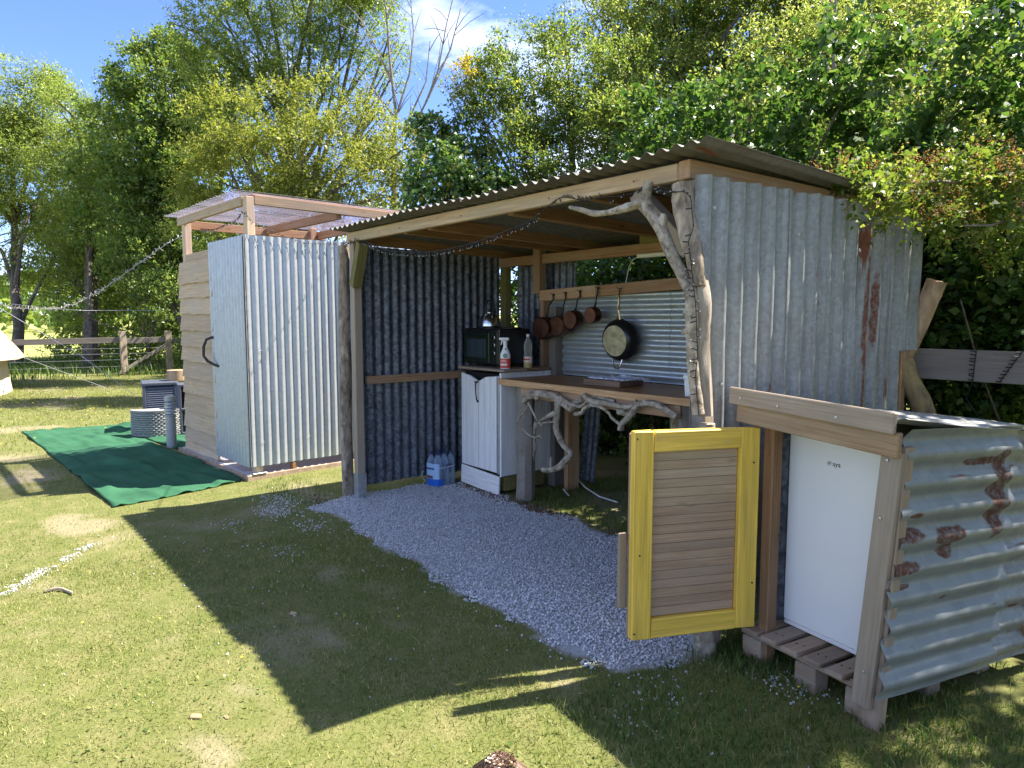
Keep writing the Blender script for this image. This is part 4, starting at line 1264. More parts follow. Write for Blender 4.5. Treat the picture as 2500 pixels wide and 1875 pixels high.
MB().tube([(kx + .100, ky - .029, kz + .118), (kx + .114, ky - .033, kz + .138)], [.016, .015], 12).build('spout_cap', M_blackm, KT, smooth=True)
MB().tube([(kx + .112, ky - .032, kz + .136), (kx + .130, ky - .037, kz + .150), (kx + .112, ky - .03, kz + .165)], [.006, .006, .005], 8).build('spout_lever', M_blackm, KT, smooth=True)

# cleaning spray: front faces the camera side
SPX = Matrix.Translation((.735, 1.05, 1.074)) @ Matrix.Rotation(R(42), 4, 'Z')
SP = thing('spray_bottle', 'white trigger spray bottle with a red label on the cupboard top', 'spray bottle', (.735, 1.05, 1.074))
prof = [(.001, 0), (.040, 0), (.044, .006), (.044, .10), (.042, .125), (.032, .150), (.020, .175), (.0165, .195), (.0165, .212), (.001, .214)]
MB().lathe(prof, SPX @ Matrix.Diagonal((1, .62, 1, 1)), 28).build('bottle_body', M_whitep, SP, smooth=True)
def band(r, z0, z1, a0, a1, M, sy=.62, seg=14, th=.0008):
    mb = MB()
    V = []
    for z in (z0, z1):
        for k in range(seg + 1):
            a = a0 + (a1 - a0) * k / seg
            V.append(M @ Vector((r * math.cos(a), r * sy * math.sin(a), z)))
    mb.add(V, [(k, k + 1, seg + 2 + k, seg + 1 + k) for k in range(seg)])
    return mb
band(.0449, .008, .088, R(-178), R(-2), SPX).build('label', M_red, SP)
band(.0455, .028, .046, R(-150), R(-62), SPX).build('label_text', M_pale, SP)
band(.0455, .060, .064, R(-140), R(-70), SPX).build('label_text', M_pale, SP)
band(.0455, .070, .074, R(-140), R(-75), SPX).build('label_text', M_pale, SP)
fM = SPX @ Matrix.Translation((.004, -.0282, .112)) @ Matrix.Rotation(R(90), 4, 'X')
MB().lathe([(.001, .0006), (.019, .0006)], fM, 20).build('logo_disc', M_green_p, SP)
text_mesh('logo_text', 'Cif', .022, M_whitep, SP, fM @ Matrix.Translation((0, 0, .0012)) @ Matrix.Rotation(R(14), 4, 'Z'))
MB().box(SPX @ Matrix.Translation((.006, -.0185, .168)), .010, .002, .016, .0005).build('label_mark', M_green_p, SP)
mb = MB()
mb.lathe([(.017, .205), (.018, .225), (.015, .238)], SPX, 14)
mb.box(SPX @ Matrix.Translation((-.004, 0, .252)), .075, .026, .026, .008)
mb.box(SPX @ Matrix.Translation((-.044, 0, .254)), .018, .018, .020, .005)
mb.build('spray_head', M_whitep, SP)
MB().tube([SPX @ Vector(p) for p in ((-.022, 0, .242), (-.030, 0, .222), (-.038, 0, .202))], [.006, .006, .004], 8).build('trigger', M_whitep, SP, smooth=True)

OB = thing('oil_bottle', 'clear bottle of cooking oil with a cream cap beside the oven', 'bottle', (.775, 1.27, 1.075))
OM = Matrix.Translation((.775, 1.27, 1.075))
MB().lathe([(.001, 0), (.034, 0), (.037, .006), (.037, .075), (.034, .10), (.033, .13), (.037, .16), (.037, .19), (.030, .225), (.016, .25), (.0135, .262), (.0135, .272)], OM, 28).build('bottle_body', M_petc, OB, smooth=True)
MB().lathe([(.001, .003), (.0345, .003), (.0345, .072), (.001, .072)], OM, 24).build('oil', M_oil, OB, smooth=True)
MB().lathe([(.015, .268), (.015, .288), (.013, .290), (.001, .290)], OM, 18).build('cap', M_pale, OB)
band(.0378, .040, .098, R(-175), R(40), OM, 1.0, 20).build('label', M_pale, OB)
band(.0384, .066, .082, R(-120), R(-20), OM, 1.0, 12).build('label_mark', M_red, OB)
band(.0384, .042, .052, R(-130), R(-10), OM, 1.0, 12).build('label_mark', simple('gold_label', (.55, .38, .06), .4), OB)

# shrink-wrapped water
WP = thing('water_bottle_pack', 'pack of water bottles in blue shrink wrap on the gravel by the cupboard', 'water bottles', (.11, .80, 0.01))
WM_ = Matrix.Translation((.115, .80, .006)) @ Matrix.Rotation(R(12), 4, 'Z')
bot = None
for i in range(2):
    for j in range(3):
        M = WM_ @ Matrix.Translation(((i - .5) * .082, (j - 1) * .082, 0))
        if bot is None:
            bot = MB().lathe([(.001, 0), (.036, 0), (.040, .008), (.040, .055), (.0385, .06), (.040, .065), (.040, .095), (.0385, .10), (.040, .105), (.040, .19), (.032, .235), (.016, .265), (.013, .275), (.013, .285)], Matrix.Identity(4), 20).build('bottle', M_pet, WP, M, smooth=True)
            cap = MB().lathe([(.0155, .278), (.0155, .298), (.001, .299)], Matrix.Identity(4), 14).build('cap', simple('navy_cap', (.03, .04, .12), .4), bot, M)
        else:
            copy_tree(bot, M, WP)
def wrap(z0, z1, a0, a1, mat, name, rx=.085, ry=.128):
    mb = MB(); V = []
    seg = 26
    for z in (z0, (z0 + z1) / 2, z1):
        for k in range(seg + 1):
            a = a0 + (a1 - a0) * k / seg
            c, s_ = math.cos(a), math.sin(a)
            q = 4.5
            rr = 1 / ((abs(c) / rx) ** q + (abs(s_) / ry) ** q) ** (1 / q)
            rr *= 1 + .02 * noise.noise(Vector((a * 3, z * 20, 2)))
            V.append(WM_ @ Vector((rr * c, rr * s_, z)))
    W2 = seg + 1
    mb.add(V, [(r * W2 + k, r * W2 + k + 1, (r + 1) * W2 + k + 1, (r + 1) * W2 + k) for r in range(2) for k in range(seg)])
    return mb.build(name, mat, WP, smooth=True)
wrap(.004, .066, R(-150), R(-32), M_blue, 'wrap')
wrap(.066, .205, R(-150), R(-52), M_ltblue, 'wrap')
wrap(.160, .168, R(-52), R(70), M_ltblue, 'wrap_band')
wrap(.168, .192, R(-10), R(30), simple('dark_wrap_print', (.10, .05, .09), .4), 'wrap_print', .0862, .129)
wrap(.070, .095, R(-115), R(-80), simple('red_wrap_print', (.20, .07, .08), .4), 'wrap_print', .0862, .1295)
wrap(.150, .165, R(-115), R(-72), simple('navy_wrap_print', (.03, .05, .20), .4), 'wrap_print', .0862, .1295)
cabl = MB().tube([(-.0, .68, .12), (.005, .66, .075), (.012, .69, .03), (.03, .66, .008)], .003, 6).build('wall_wire', M_cord)
tag(cabl, 'short pale wire end poking out below the left metal wall', 'wire')
r1_ = MB().tube([(.78, 1.86, .06), (.96, 1.715, .05), (1.16, 1.60, .04), (1.42, 1.50, .03), (1.61, 1.51, .02)], .006, 7).build('ground_cable', M_cord, smooth=True)
tag(r1_, 'white cable lying in the grass under the bench', 'cable')
r2_ = MB().tube([(1.05, 1.44, .03), (1.20, 1.357, .02)], .007, 7).build('white_stick', M_cord, smooth=True)
tag(r2_, 'short white stick in the grass under the bench', 'stick')

# =================================================================== TOILET HUT
TPHI = .0554
TM = Matrix.Translation((-1.125, -.503, 0)) @ Matrix.Rotation(TPHI, 4, 'Z')
def Tp(u, v, z): return TM @ Vector((u, v, z))
TX3 = (TM.to_3x3() @ Vector((1, 0, 0))); TY3 = (TM.to_3x3() @ Vector((0, 1, 0)))
TH = thing('toilet_hut', 'tall narrow hut of larch cladding and bright corrugated metal with a clear roof', 'hut', Tp(-.9, .8, 0), TPHI)
DEP = 1.66
mb = MB()
mb.box(TM @ Matrix.Translation((-.965, DEP / 2, .0)), 1.93, DEP, .105, .01)
mb.build('plinth', M_conc, TH)
beam('plinth_edge', Tp(-1.95, -.012, .012), Tp(.012, -.012, .012), .022, .075, M_concb, TH)
beam('plinth_edge', Tp(.012, -.022, .012), Tp(.012, DEP, .012), .022, .075, M_concb, TH)
for u, v in ((-.055, .105), (-1.76, .105), (-.055, DEP - .08), (-1.76, DEP - .08)):
    beam('post', Tp(u, v, .055), Tp(u, v, 2.60), .085, .075, M_clap if v < 1 else M_new, TH, TY3)
for u, v in ((-.055, .105), (-1.76, .105)):
    MB().box(TM @ Matrix.Translation((u + .01, v - .01, .058)), .15, .13, .01, .002).build('post_foot', M_steel, TH)
beam('roof_rail', Tp(-1.90, .075, 2.555), Tp(-.10, .075, 2.565), .045, .085, M_clap, TH)
beam('roof_rail', Tp(-.035, .145, 2.575), Tp(-.035, DEP + .25, 2.565), .045, .085, M_beam, TH)
beam('roof_rail', Tp(-.075, .145, 2.600), Tp(-.075, DEP + .25, 2.60), .05, .07, M_new, TH)
beam('roof_rail', Tp(-1.78, .13, 2.515), Tp(-1.78, DEP + .1, 2.515), .045, .09, M_new, TH)
beam('cross_rafter', Tp(-1.75, 1.02, 2.53), Tp(-.06, 1.02, 2.53), .06, .085, M_new, TH)
beam('roof_rail', Tp(-1.78, DEP, 2.52), Tp(-.06, DEP, 2.52), .045, .09, M_new, TH)
beam('side_rail', Tp(-1.76, .14, 2.13), Tp(-1.76, DEP, 2.13), .05, .09, M_new, TH)
beam('door_head', Tp(-1.72, .088, 2.145), Tp(-.80, .088, 2.15), .03, .09, M_clap, TH)
# overlapping larch boards on the front, left of the door
zb = [1.865, 1.715, 1.545, 1.37, 1.20, 1.045, .86, .69, .505, .31, .16, .06]
for i, z in enumerate(zb):
    h = (2.10 if i == 0 else zb[i - 1] + .035) - z
    t = random.uniform(-.006, .006)
    u0, u1 = -1.80 + random.uniform(-.014, .008), -.80 + random.uniform(-.02, .02)
    P = []
    K = 18
    sdn = random.random() * 90
    for k in range(K + 1):
        f = k / K
        wv = .012 * noise.noise(Vector((f * 4, sdn, 1))) + .006 * noise.noise(Vector((f * 13, sdn, 2)))
        P.append((u0 + (u1 - u0) * f, z + t * (1 - 2 * f) + wv, z + h))
    cen = Tp((u0 + u1) / 2, .02, z + h / 2)
    Mp = frame(cen, TX3)
    mb = MB()
    V = []
    for u, zl, zh in P:
        V += [Tp(u, .004 + t * .4, zl), Tp(u, .024 + t * .4, zl + .002), Tp(u, .046, zh), Tp(u, .030, zh)]
    Vi = Mp.inverted()
    F = []
    for k in range(K):
        o_ = 4 * k
        for q in range(4):
            F.append((o_ + q, o_ + (q + 1) % 4, o_ + 4 + (q + 1) % 4, o_ + 4 + q))
    F += [(0, 1, 2, 3), (4 * K + 3, 4 * K + 2, 4 * K + 1, 4 * K)]
    mb.add([Vi @ p for p in V], F)
    mb.build('plank', M_clap, TH, Mp)
# side and back cladding
for i in range(12):
    z0 = .06 + i * .17
    beam('side_plank', Tp(-1.825, .10, z0 + .09), Tp(-1.825, DEP, z0 + .09), .018, .19, M_clap, TH, Vector((0, 0, 1)) - TX3 * .13)
    if i < 12: beam('back_plank', Tp(-1.8, DEP + .02, z0 + .09), Tp(-.0, DEP + .02, z0 + .09), .018, .168, M_clap, TH)
# the door: a corrugated sheet beside the corner post
dr = bpy.data.objects.new('door', None)
link(dr, TH, TM @ Matrix.Translation((-.40, .03, 1.2)))
sheet('door_sheet', Tp(-.835, .012, .118), TX3, (0, 0, 1), .86, 2.125, .0765, .026, M_galv, dr, wav=.003, phase=.6)
MB().tube([Tp(-.80, .0, 1.315), Tp(-.845, -.045, 1.29), Tp(-.855, -.07, 1.22), Tp(-.825, -.085, 1.13), Tp(-.785, -.06, 1.075), Tp(-.70, -.02, 1.04), Tp(-.66, .0, 1.03)], [.012, .013, .013, .013, .016, .013, .012], 8, wob=.25).build('handle', M_iron, dr, smooth=True)
# sunlit side
sheet('side_sheet', Tp(.018, .028, .125), TY3, (0, 0, 1), .86, 2.125, .0765, .018, M_galv, TH, wav=.003, phase=1.0)
sheet('side_sheet', Tp(.022, .86, .125), TY3, (0, 0, 1), .82, 2.13, .0765, .018, M_galv, TH, wav=.003, phase=1.0 + .832 / .0765 * 2 * math.pi)
MB().box(TM @ Matrix.Translation((.012, .012, 1.19)), .05, .004, 2.12, .001).build('corner_trim', M_galv, TH)
screws('roofing_screw', [(Tp(.028, v, z), TX3) for v, z in ((.14, 2.17), (.60, 2.16), (.14, 1.2), (.6, 1.2), (.14, .35), (.6, .35))], .008, M_steel, TH)
# clear roof
sheet('clear_roof_sheet', Tp(-1.98, -.06, 2.615), TX3, TY3, 1.05, DEP + .35, .076, .016, M_clear, TH, wav=.012)
sheet('clear_roof_sheet', Tp(-.96, -.06, 2.625), TX3, TY3, 1.02, DEP + .35, .076, .016, M_clear, TH, wav=.010)
beam('floor_block', Tp(-.02, .42, .08), Tp(-.02, .47, .08), .06, .06, M_dark, TH)

# =================================================================== FRIDGE HUT
HPHI = -.1815
HM = Matrix.Translation((3.66, .075, 0)) @ Matrix.Rotation(HPHI, 4, 'Z')
def Hp(u, v, z): return HM @ Vector((u, v, z))
HX3 = (HM.to_3x3() @ Vector((1, 0, 0))); HY3 = (HM.to_3x3() @ Vector((0, 1, 0)))
HH = thing('fridge_hut', 'small lean-to of rusty corrugated metal and weathered boards around the fridge, its yellow door open', 'hut', Hp(.35, .4, 0), HPHI)
beam('post', Hp(.085, .03, .0), Hp(.085, .03, 1.06), .05, .06, M_dark, HH, HY3)
beam('corner_board', Hp(.598, -.062, .085), Hp(.668, -.062, 1.045), .075, .022, M_grey, HH, HY3, .003, .003)
beam('post', Hp(.612, -.022, -.02), Hp(.668, -.022, 1.06), .078, .05, M_pallet, HH, HY3)
beam('post', Hp(.60, 1.30, .0), Hp(.60, 1.30, .95), .06, .06, M_grey, HH, HY3)
beam('post', Hp(.05, .88, .0), Hp(.05, .88, .98), .06, .06, M_grey, HH, HY3)
beam('fascia_board', Hp(-.025, -.118, 1.175), Hp(.70, -.108, 1.145), .020, .073, M_grey, HH)
beam('fascia_board', Hp(.0, -.092, 1.105), Hp(.705, -.085, 1.068), .028, .088, M_hutw, HH)
beam('roof_batten', Hp(.0, .88, .965), Hp(.7, .88, .955), .05, .05, M_dark, HH)
beam('roof_batten', Hp(.655, -.04, 1.07), Hp(.655, .92, .95), .035, .05, M_dark, HH)
screws('screw', [(Hp(u, v, z), -HY3) for u, v, z in ((.04, -.1285, 1.168), (.23, -.1275, 1.155), (.485, -.1215, 1.142), (.655, -.0735, 1.01), (.640, -.0735, .80), (.607, -.0735, .22))], .0062, M_steel, HH)
sheet('roof_sheet', Hp(-.03, -.10, 1.150), HX3, tuple(HY3 * 1.0 + Vector((0, 0, -.112))), .765, 1.45, .105, .024, M_galv_old, HH, wav=.012, phase=.4)
# level-ridged side, two sheets: the near one rusts where it overlaps
side_up = Vector((0, 0, 1)) + HX3 * .03
def hut_side(v0, v1, off, mt, z0, z1, drop):
    # local X runs up the wall, across the ridges; local Y runs back along it
    xd = (side_up * -1).normalized()
    yd = (HY3 + Vector((0, 0, -drop))).normalized()
    o_ = Hp(.685 + off, v0, z1)
    return sheet('side_sheet', o_, xd, yd, z1 - z0, v1 - v0, .1045, .030, mt, HH, wav=.012, phase=2.2, edge=.02, ny=12)
hut_side(-.03, .66, .014, M_galv_rusty, .13, 1.122, .09)
hut_side(.58, 1.35, .0, M_galv_old, .08, 1.075, .09)
sheet('inner_sheet', Hp(.075, .03, .16), HY3, (0, 0, 1), .84, .90, .105, .028, M_galv_in, HH, wav=.006)
beam('back_board', Hp(.04, .93, .5), Hp(.68, .93, .5), .02, .8, M_dark, HH)

# the yellow door, swung wide open: hinge side by the post, free edge towards us
DH = Vector((3.745, -.005, 0)); DF = Vector((3.497, -.515, 0))
dx = (DF - DH).normalized(); dn = Vector((dx.y, -dx.x, 0))      # dn points to the side seen by the camera
if dn.dot(CAM - DH) < 0: dn = -dn
DW = (DF - DH).length
def Dp(a, off, z): return DH + dx * a + dn * off + Vector((0, 0, z))
door = bpy.data.objects.new('door', None)
link(door, HH, Matrix.Translation(Dp(DW / 2, 0, .6)))
ZB, ZT = .180, 1.050
SW = .088
beam('stile', Dp(DW - SW / 2, -.02, ZB), Dp(DW - SW / 2, -.02, ZT), SW, .042, M_yellow, door, dn)
beam('stile', Dp(SW / 2, -.02, ZB + .003), Dp(SW / 2, -.02, ZT - .003), SW, .042, M_yellow, door, dn)
beam('door_rail', Dp(SW + .001, -.022, ZT - .045), Dp(DW - SW - .001, -.022, ZT - .045), .040, .085, M_yellow, door)
beam('door_rail', Dp(SW + .001, -.022, ZB + .042), Dp(DW - SW - .001, -.022, ZB + .042), .040, .082, M_yellow, door)
ns = 18
z0, z1 = ZB + .085, ZT - .09
for i in range(ns):
    za = z0 + (z1 - z0) * i / ns; zb_ = z0 + (z1 - z0) * (i + 1) / ns
    mt = M_slatg if i >= 12 else M_slatb
    beam('slat', Dp(SW + .002, -.034 + random.uniform(-.001, .001), (za + zb_) / 2), Dp(DW - SW - .002, -.034 + random.uniform(-.001, .001), (za + zb_) / 2), .014, zb_ - za - .0012, mt, door, (0, 0, 1), .0016, .0003)
for i in range(5):
    a = .03 + i * (DW - .02) / 5
    beam('back_plank', Dp(a + .045, -.052, ZB + random.uniform(-.02, .03)), Dp(a + .045, -.052, ZT - random.uniform(.0, .04)), (DW - .02) / 5 - .004, .016, M_hutw, door, dn)
beam('door_latch', Dp(DW + .02, -.06, .30), Dp(DW + .02, -.06, .62), .035, .022, M_pallet, door, dn)
screws('screw', [(Dp(a, .0012, z), dn) for a, z in ((DW - .012, ZT - .03), (DW - .012, ZB + .03), (.02, ZB + .20), (.03, ZT - .15), (DW - .03, ZB + .36))], .0042, M_iron, door)

# pallet under the fridge
PL = thing('pallet', 'weathered wooden pallet carrying the fridge', 'pallet', Hp(.3, .4, 0), HPHI)
for i in range(6):
    u0 = .015 + i * .104
    beam('deck_board', Hp(u0 + .04, -.045 + random.uniform(-.01, .01), .141), Hp(u0 + .04, .80, .141), .078, .020, M_pallet, PL, (0, 0, 1), .003, .002)
for v in (.0, .38, .74):
    beam('stringer_board', Hp(-.01, v + .02, .118), Hp(.64, v + .02, .118), .09, .020, M_pallet, PL)
for v in (.0, .38, .74):
    for u in (.05, .325, .555):
        beam('block', Hp(u - .05, v + .018, .053), Hp(u + .05, v + .018, .053), .085, .104, M_pallet, PL, (0, 0, 1), .004, .003)
screws('nail', [(Hp(.015 + i * .104 + .025 + k * .03, .02 + .006 * k, .1515), (0, 0, 1)) for i in range(6) for k in (0, 1)], .004, M_iron, PL)

FR = thing('fridge', 'white under-counter fridge standing on the pallet', 'fridge', Hp(.33, .38, .151), HPHI)
FX, FW_, FZ, FH_ = .085, .50, .152, .885
MB().box(HM @ Matrix.Translation((FX + FW_ / 2, .17 + .24, FZ + FH_ / 2 + .004)), FW_, .44, FH_ - .01, .006).build('fridge_body', M_fridge, FR)
fdoor = MB()
fdoor.box(HM @ Matrix.Translation((FX + FW_ / 2, .155, FZ + .022 + (FH_ - .03) / 2)), FW_, .052, FH_ - .03, .007)
fdoor = fdoor.build('door', M_fridge, FR)
MB().box(HM @ Matrix.Translation((FX + FW_ / 2, .160, FZ + .012)), FW_ - .004, .05, .018, .003).build('kick_strip', M_whitep, FR)
lm = frame(Hp(FX + .222, .1282, FZ + .758), HX3, -HY3)
text_mesh('logo_text', 'aya', .028, M_print, FR, lm @ Matrix.Translation((.011, 0, .0004)))
mb = MB()
mb.lathe([(.0075, .0006), (.0088, .0006)], lm @ Matrix.Translation((-.022, .000, 0)), 18)
mb.tube([lm @ Vector((-.027, -.003, .0008)), lm @ Vector((-.022, .001, .0008)), lm @ Vector((-.018, .005, .0008))], .0012, 5)
mb.tube([lm @ Vector((-.026, .002, .0008)), lm @ Vector((-.018, .001, .0008))], .0010, 5)
mb.build('logo_emblem', M_print, FR)

# =================================================================== FENCES
FR_ = thing('wooden_fence', 'grey post and rail fence running behind the right end of the shelter', 'fence', (4.5, 1.85, 0))
beam('fence_rail', (3.55, 1.85, 1.235), (7.2, 1.98, 1.22), .04, .175, M_post, FR_)
beam('fence_post', (5.6, 2.0, 0), (5.6, 2.0, 1.3), .11, .11, M_post, FR_, (0, 1, 0))
o = log('leaning_log', [(3.48, 1.70, .95), (3.64, 1.72, 1.33), (3.775, 1.72, 1.71)], [.050, .052, .052], M_log, None, 16, .07)
tag(o, 'cut log poking up diagonally from behind the right-hand metal wall', 'log')
o = log('fence_prop', [(3.655, 1.64, 1.26), (3.70, 1.65, 1.12), (3.78, 1.67, .92), (4.0, 1.7, .0)], [.048, .054, .057, .062], M_logm, None, 16, .10)
tag(o, 'thick mossy log leaning against the end of the grey fence rail', 'log')

FL = thing('paddock_fence', 'brown post and rail fence at the far end of the lawn', 'fence', (-15.4, 1, 0))
pts = [(-15.9, -4.3), (-15.78, -1.4), (-15.48, 1.06), (-15.36, 2.15), (-15.2, 5.0), (-15.1, 8)]
for a, b in zip(pts[:-1], pts[1:]):
    beam('fence_rail', (a[0], a[1], .90), (b[0], b[1], .93), .05, .15, M_post, FL)
for i, (x, y) in enumerate([(-15.52, 1.06), (-15.42, 2.15), (-15.85, -4.2), (-15.25, 5.0)]):
    beam('fence_post', (x + .05, y + .02, -.02), (x + .05, y, 1.16), .15, .15, M_grey, FL, (0, 1, 0))
beam('brace', (-15.3, .85, .02), (-15.3, 2.1, .80), .08, .07, M_post, FL)
log('fence_post', [(-13.9, 2.72, 0), (-13.95, 2.78, .7), (-13.88, 2.9, 1.5), (-13.9, 2.95, 2.1)], [.06, .05, .045, .04], M_bark2, FL, 8)
mb = MB()
for z in (.25, .42, .58, .72):
    mb.tube([(-15.9, -4.2, z), (-15.4, 1.06, z - .01), (-15.2, 5, z)], .0022, 4)
mb.build('stock_wire', M_steel, FL)

# =================================================================== BELL TENT
BT = thing('bell_tent', 'cream canvas bell tent at the left edge with its guy ropes', 'tent', (-12.46, -4.1, 0))
bx, by = -12.46, -4.10
mb = MB(); seg = 48
rows = [(2.52, 0), (2.50, .2), (2.47, .5), (2.46, .84)]
for r, z in rows:
    for k in range(seg):
        a = 2 * math.pi * k / seg
        rr = r * (1 + .010 * math.cos(16 * a) + .006 * noise.noise(Vector((math.cos(a) * 4, math.sin(a) * 4, z * 2))))
        mb.v.append(Vector((bx + rr * math.cos(a), by + rr * math.sin(a), z)))
for i in range(len(rows) - 1):
    for k in range(seg):
        k2 = (k + 1) % seg
        mb.f.append((i * seg + k, i * seg + k2, (i + 1) * seg + k2, (i + 1) * seg + k)); mb.mi.append(0)
mb.build('tent_wall', M_canvas, BT, smooth='all')
mb = MB()
rows = [(2.78, .70), (2.62, .93), (2.3, 1.38), (1.7, 2.12), (1.0, 2.75), (.4, 3.15), (.03, 3.4)]
for r, z in rows:
    for k in range(seg):
        a = 2 * math.pi * k / seg
        rr = r * (1 + .012 * math.cos(16 * a) * (r / 2.7))
        mb.v.append(Vector((bx + rr * math.cos(a), by + rr * math.sin(a), z)))
for i in range(len(rows) - 1):
    for k in range(seg):
        k2 = (k + 1) % seg
        mb.f.append((i * seg + k, i * seg + k2, (i + 1) * seg + k2, (i + 1) * seg + k)); mb.mi.append(0)
mb.build('tent_roof', M_canvas2, BT, smooth='all')
MB().tube([(bx, by, 0), (bx, by, 3.45)], .025, 8).build('tent_pole', M_steel, BT)
for a in (R(78),):
    c, s_ = math.cos(a), math.sin(a)
    MB().tube([(bx + 2.72 * c, by + 2.72 * s_, .74), (bx + 4.2 * c, by + 4.2 * s_, .02)], .0035, 5).build('guy_rope', M_rope, BT)
gr = MB().tube([(-10.93, -1.76, 1.69), (-9.89, -.62, .79), (-9.18, .13, .03)], .004, 6).build('guy_rope', M_rope, BT)
MB().tube([(-11.6, -2.5, 2.30), (-10.93, -1.76, 1.69)], .004, 6).build('guy_rope', M_rope, BT)

# =================================================================== CARPET, FURNITURE, BOLLARD
def carpet(name, quad, label, nu, nv, fold):
    a, b, c, d = [Vector((*p, 0)) for p in quad]
    V = []
    for j in range(nv + 1):
        for i in range(nu + 1):
            u, v = i / nu, j / nv
            p = (a * (1 - u) + b * u) * (1 - v) + (d * (1 - u) + c * u) * v
            p.x += .05 * noise.noise(Vector((p.x * 1.5, p.y * 1.5, 1))) ; p.y += .05 * noise.noise(Vector((p.x * 1.5, p.y * 1.5, 9)))
            rp = max(0, noise.noise(Vector((p.x * 1.1 + p.y * .4, p.y * 5.5 - p.x * 1.2, 3)))) * .055 + max(0, noise.noise(Vector((p.x * 3 + 5, p.y * 12 - p.x * 2, 7)))) * .032
            p.z = float(height(np.array([p.x]), np.array([p.y]))[0]) + .012 + rp + fold(u, v)
            V.append(p)
    W2 = nu + 1
    F = [(j * W2 + i, j * W2 + i + 1, (j + 1) * W2 + i + 1, (j + 1) * W2 + i) for j in range(nv) for i in range(nu)]
    mb = MB().add(V, F)
    n0 = len(V)
    mb.add([p - Vector((0, 0, .010)) for p in V], [f[::-1] for f in F])
    rim = [i for i in range(nu)]
    for i in range(nu):
        mb.f.append((i, n0 + i, n0 + i + 1, i + 1)); mb.mi.append(0)
        q = nv * W2 + i
        mb.f.append((q, q + 1, n0 + q + 1, n0 + q)); mb.mi.append(0)
    for j in range(nv):
        q = j * W2
        mb.f.append((q, q + W2, n0 + q + W2, n0 + q)); mb.mi.append(0)
        q = j * W2 + nu
        mb.f.append((q, n0 + q, n0 + q + W2, q + W2)); mb.mi.append(0)
    o = mb.build(name, M_carpet, smooth='all')
    return tag(o, label, 'carpet')


carpet('carpet', [(-5.86, -1.88), (-.88, -1.66), (-1.16, -.535), (-5.70, -.88)], 'long wrinkled green carpet runner laid on the lawn to the hut door', 150, 44,
       lambda u, v: .02 * math.exp(-((v - .93 + .1 * u) / .05) ** 2) * math.exp(-((u - .45) / .2) ** 2) + .03 * math.exp(-((u - .66 - .1 * v) / .012) ** 2))
carpet('carpet', [(-5.62, -.92), (-3.25, -.62), (-3.3, .55), (-5.6, .25)], 'second green carpet under the rattan seat', 60, 30, lambda u, v: 0)

OT = thing('rattan_ottoman', 'half-round light grey rattan seat on the green carpet', 'ottoman', (-4.42, -.53, 0))
oc = Vector((-4.45, -.53, 0)); oa = R(-11)
mb = MB()
def halfr(r, z, th=0.0):
    out = []
    for k in range(33):
        a = R(-90) + R(180) * k / 32
        out.append(oc + Matrix.Rotation(oa, 3, 'Z') @ Vector((r * math.cos(a) * .9, r * math.sin(a), z)))
    return out
mb = MB()
A_, B_ = halfr(.30, .01), halfr(.305, .325)
n1 = len(A_)
mb.add(A_ + B_, [(k, k + 1, n1 + k + 1, n1 + k) for k in range(n1 - 1)] + [(n1 - 1, 0, n1, 2 * n1 - 1)])
mb.build('seat_base', M_rattl, OT, smooth=True)
mb = MB()
A_, B_ = halfr(.318, .325), halfr(.318, .345)
mb.add(A_ + B_, [(k, k + 1, n1 + k + 1, n1 + k) for k in range(n1 - 1)] + [(n1 - 1, 0, n1, 2 * n1 - 1), tuple(range(n1, 2 * n1)), tuple(range(n1))[::-1]])
mb.build('seat_top', M_rattl, OT)
# woven strands in relief round the front
mb = MB()
for r_ in range(13):
    ring = [p + (p - oc).normalized() * (.006 * (1 if (k + r_) % 2 else -1)) for k, p in enumerate(halfr(.307, .025 + r_ * .0235))]
    mb.tube(ring, .0085, 5, squash=1.3)
o = mb.build('weave', M_rattl, OT, smooth=True); o['kind'] = 'stuff'

RB = thing('rattan_box', 'slate grey rattan storage box standing behind the half-round seat', 'storage box', (-4.9, -.45, 0), R(-8))
bm_ = Matrix.Translation((-4.92, -.40, 0)) @ Matrix.Rotation(R(-10), 4, 'Z')
MB().box(bm_ @ Matrix.Translation((0, 0, .31)), .42, .40, .58, .01).build('box_body', M_rattd, RB)
MB().box(bm_ @ Matrix.Translation((0, 0, .635)), .46, .44, .05, .012).build('lid', M_ratt, RB)
for s_ in (-1, 1):
    MB().box(bm_ @ Matrix.Translation((.21, s_ * .19, .32)), .03, .04, .60, .006).build('corner_frame', M_ratt, RB)
MB().box(bm_ @ Matrix.Translation((.21, 0, .05)), .03, .36, .04, .006).build('corner_frame', M_ratt, RB)
mb = MB()
for r_ in range(18):
    mb.tube([bm_ @ Vector((.213, -.165, .09 + r_ * .028)), bm_ @ Vector((.213, .165, .09 + r_ * .028))], .008, 5)
o = mb.build('weave', M_rattd, RB); o['kind'] = 'stuff'
o = log('log_slice', [(-4.86, -.19, .662), (-4.86, -.19, .80)], [.12, .125], M_log, None, 16, .06); tag(o, 'short cut log sitting on the far end of the rattan box', 'log')
SB = thing('rattan_shelf', 'dark grey open rattan shelf unit beside the larch wall', 'shelf', (-3.95, -.2, 0), 0)
sm = Matrix.Translation((-4.36, -.13, 0)) @ Matrix.Rotation(R(-10), 4, 'Z')
for u in (-.02, .30):
    MB().box(sm @ Matrix.Translation((0, u - .14, .32)), .34, .035, .64, .006).build('side_frame', M_ratt, SB)
for z in (.02, .33, .64):
    MB().box(sm @ Matrix.Translation((0, 0, z)), .34, .36, .03, .006).build('shelf_board', M_ratt, SB)
MB().box(sm @ Matrix.Translation((-.16, 0, .31)), .02, .34, .58, .004).build('back_panel', M_black, SB)

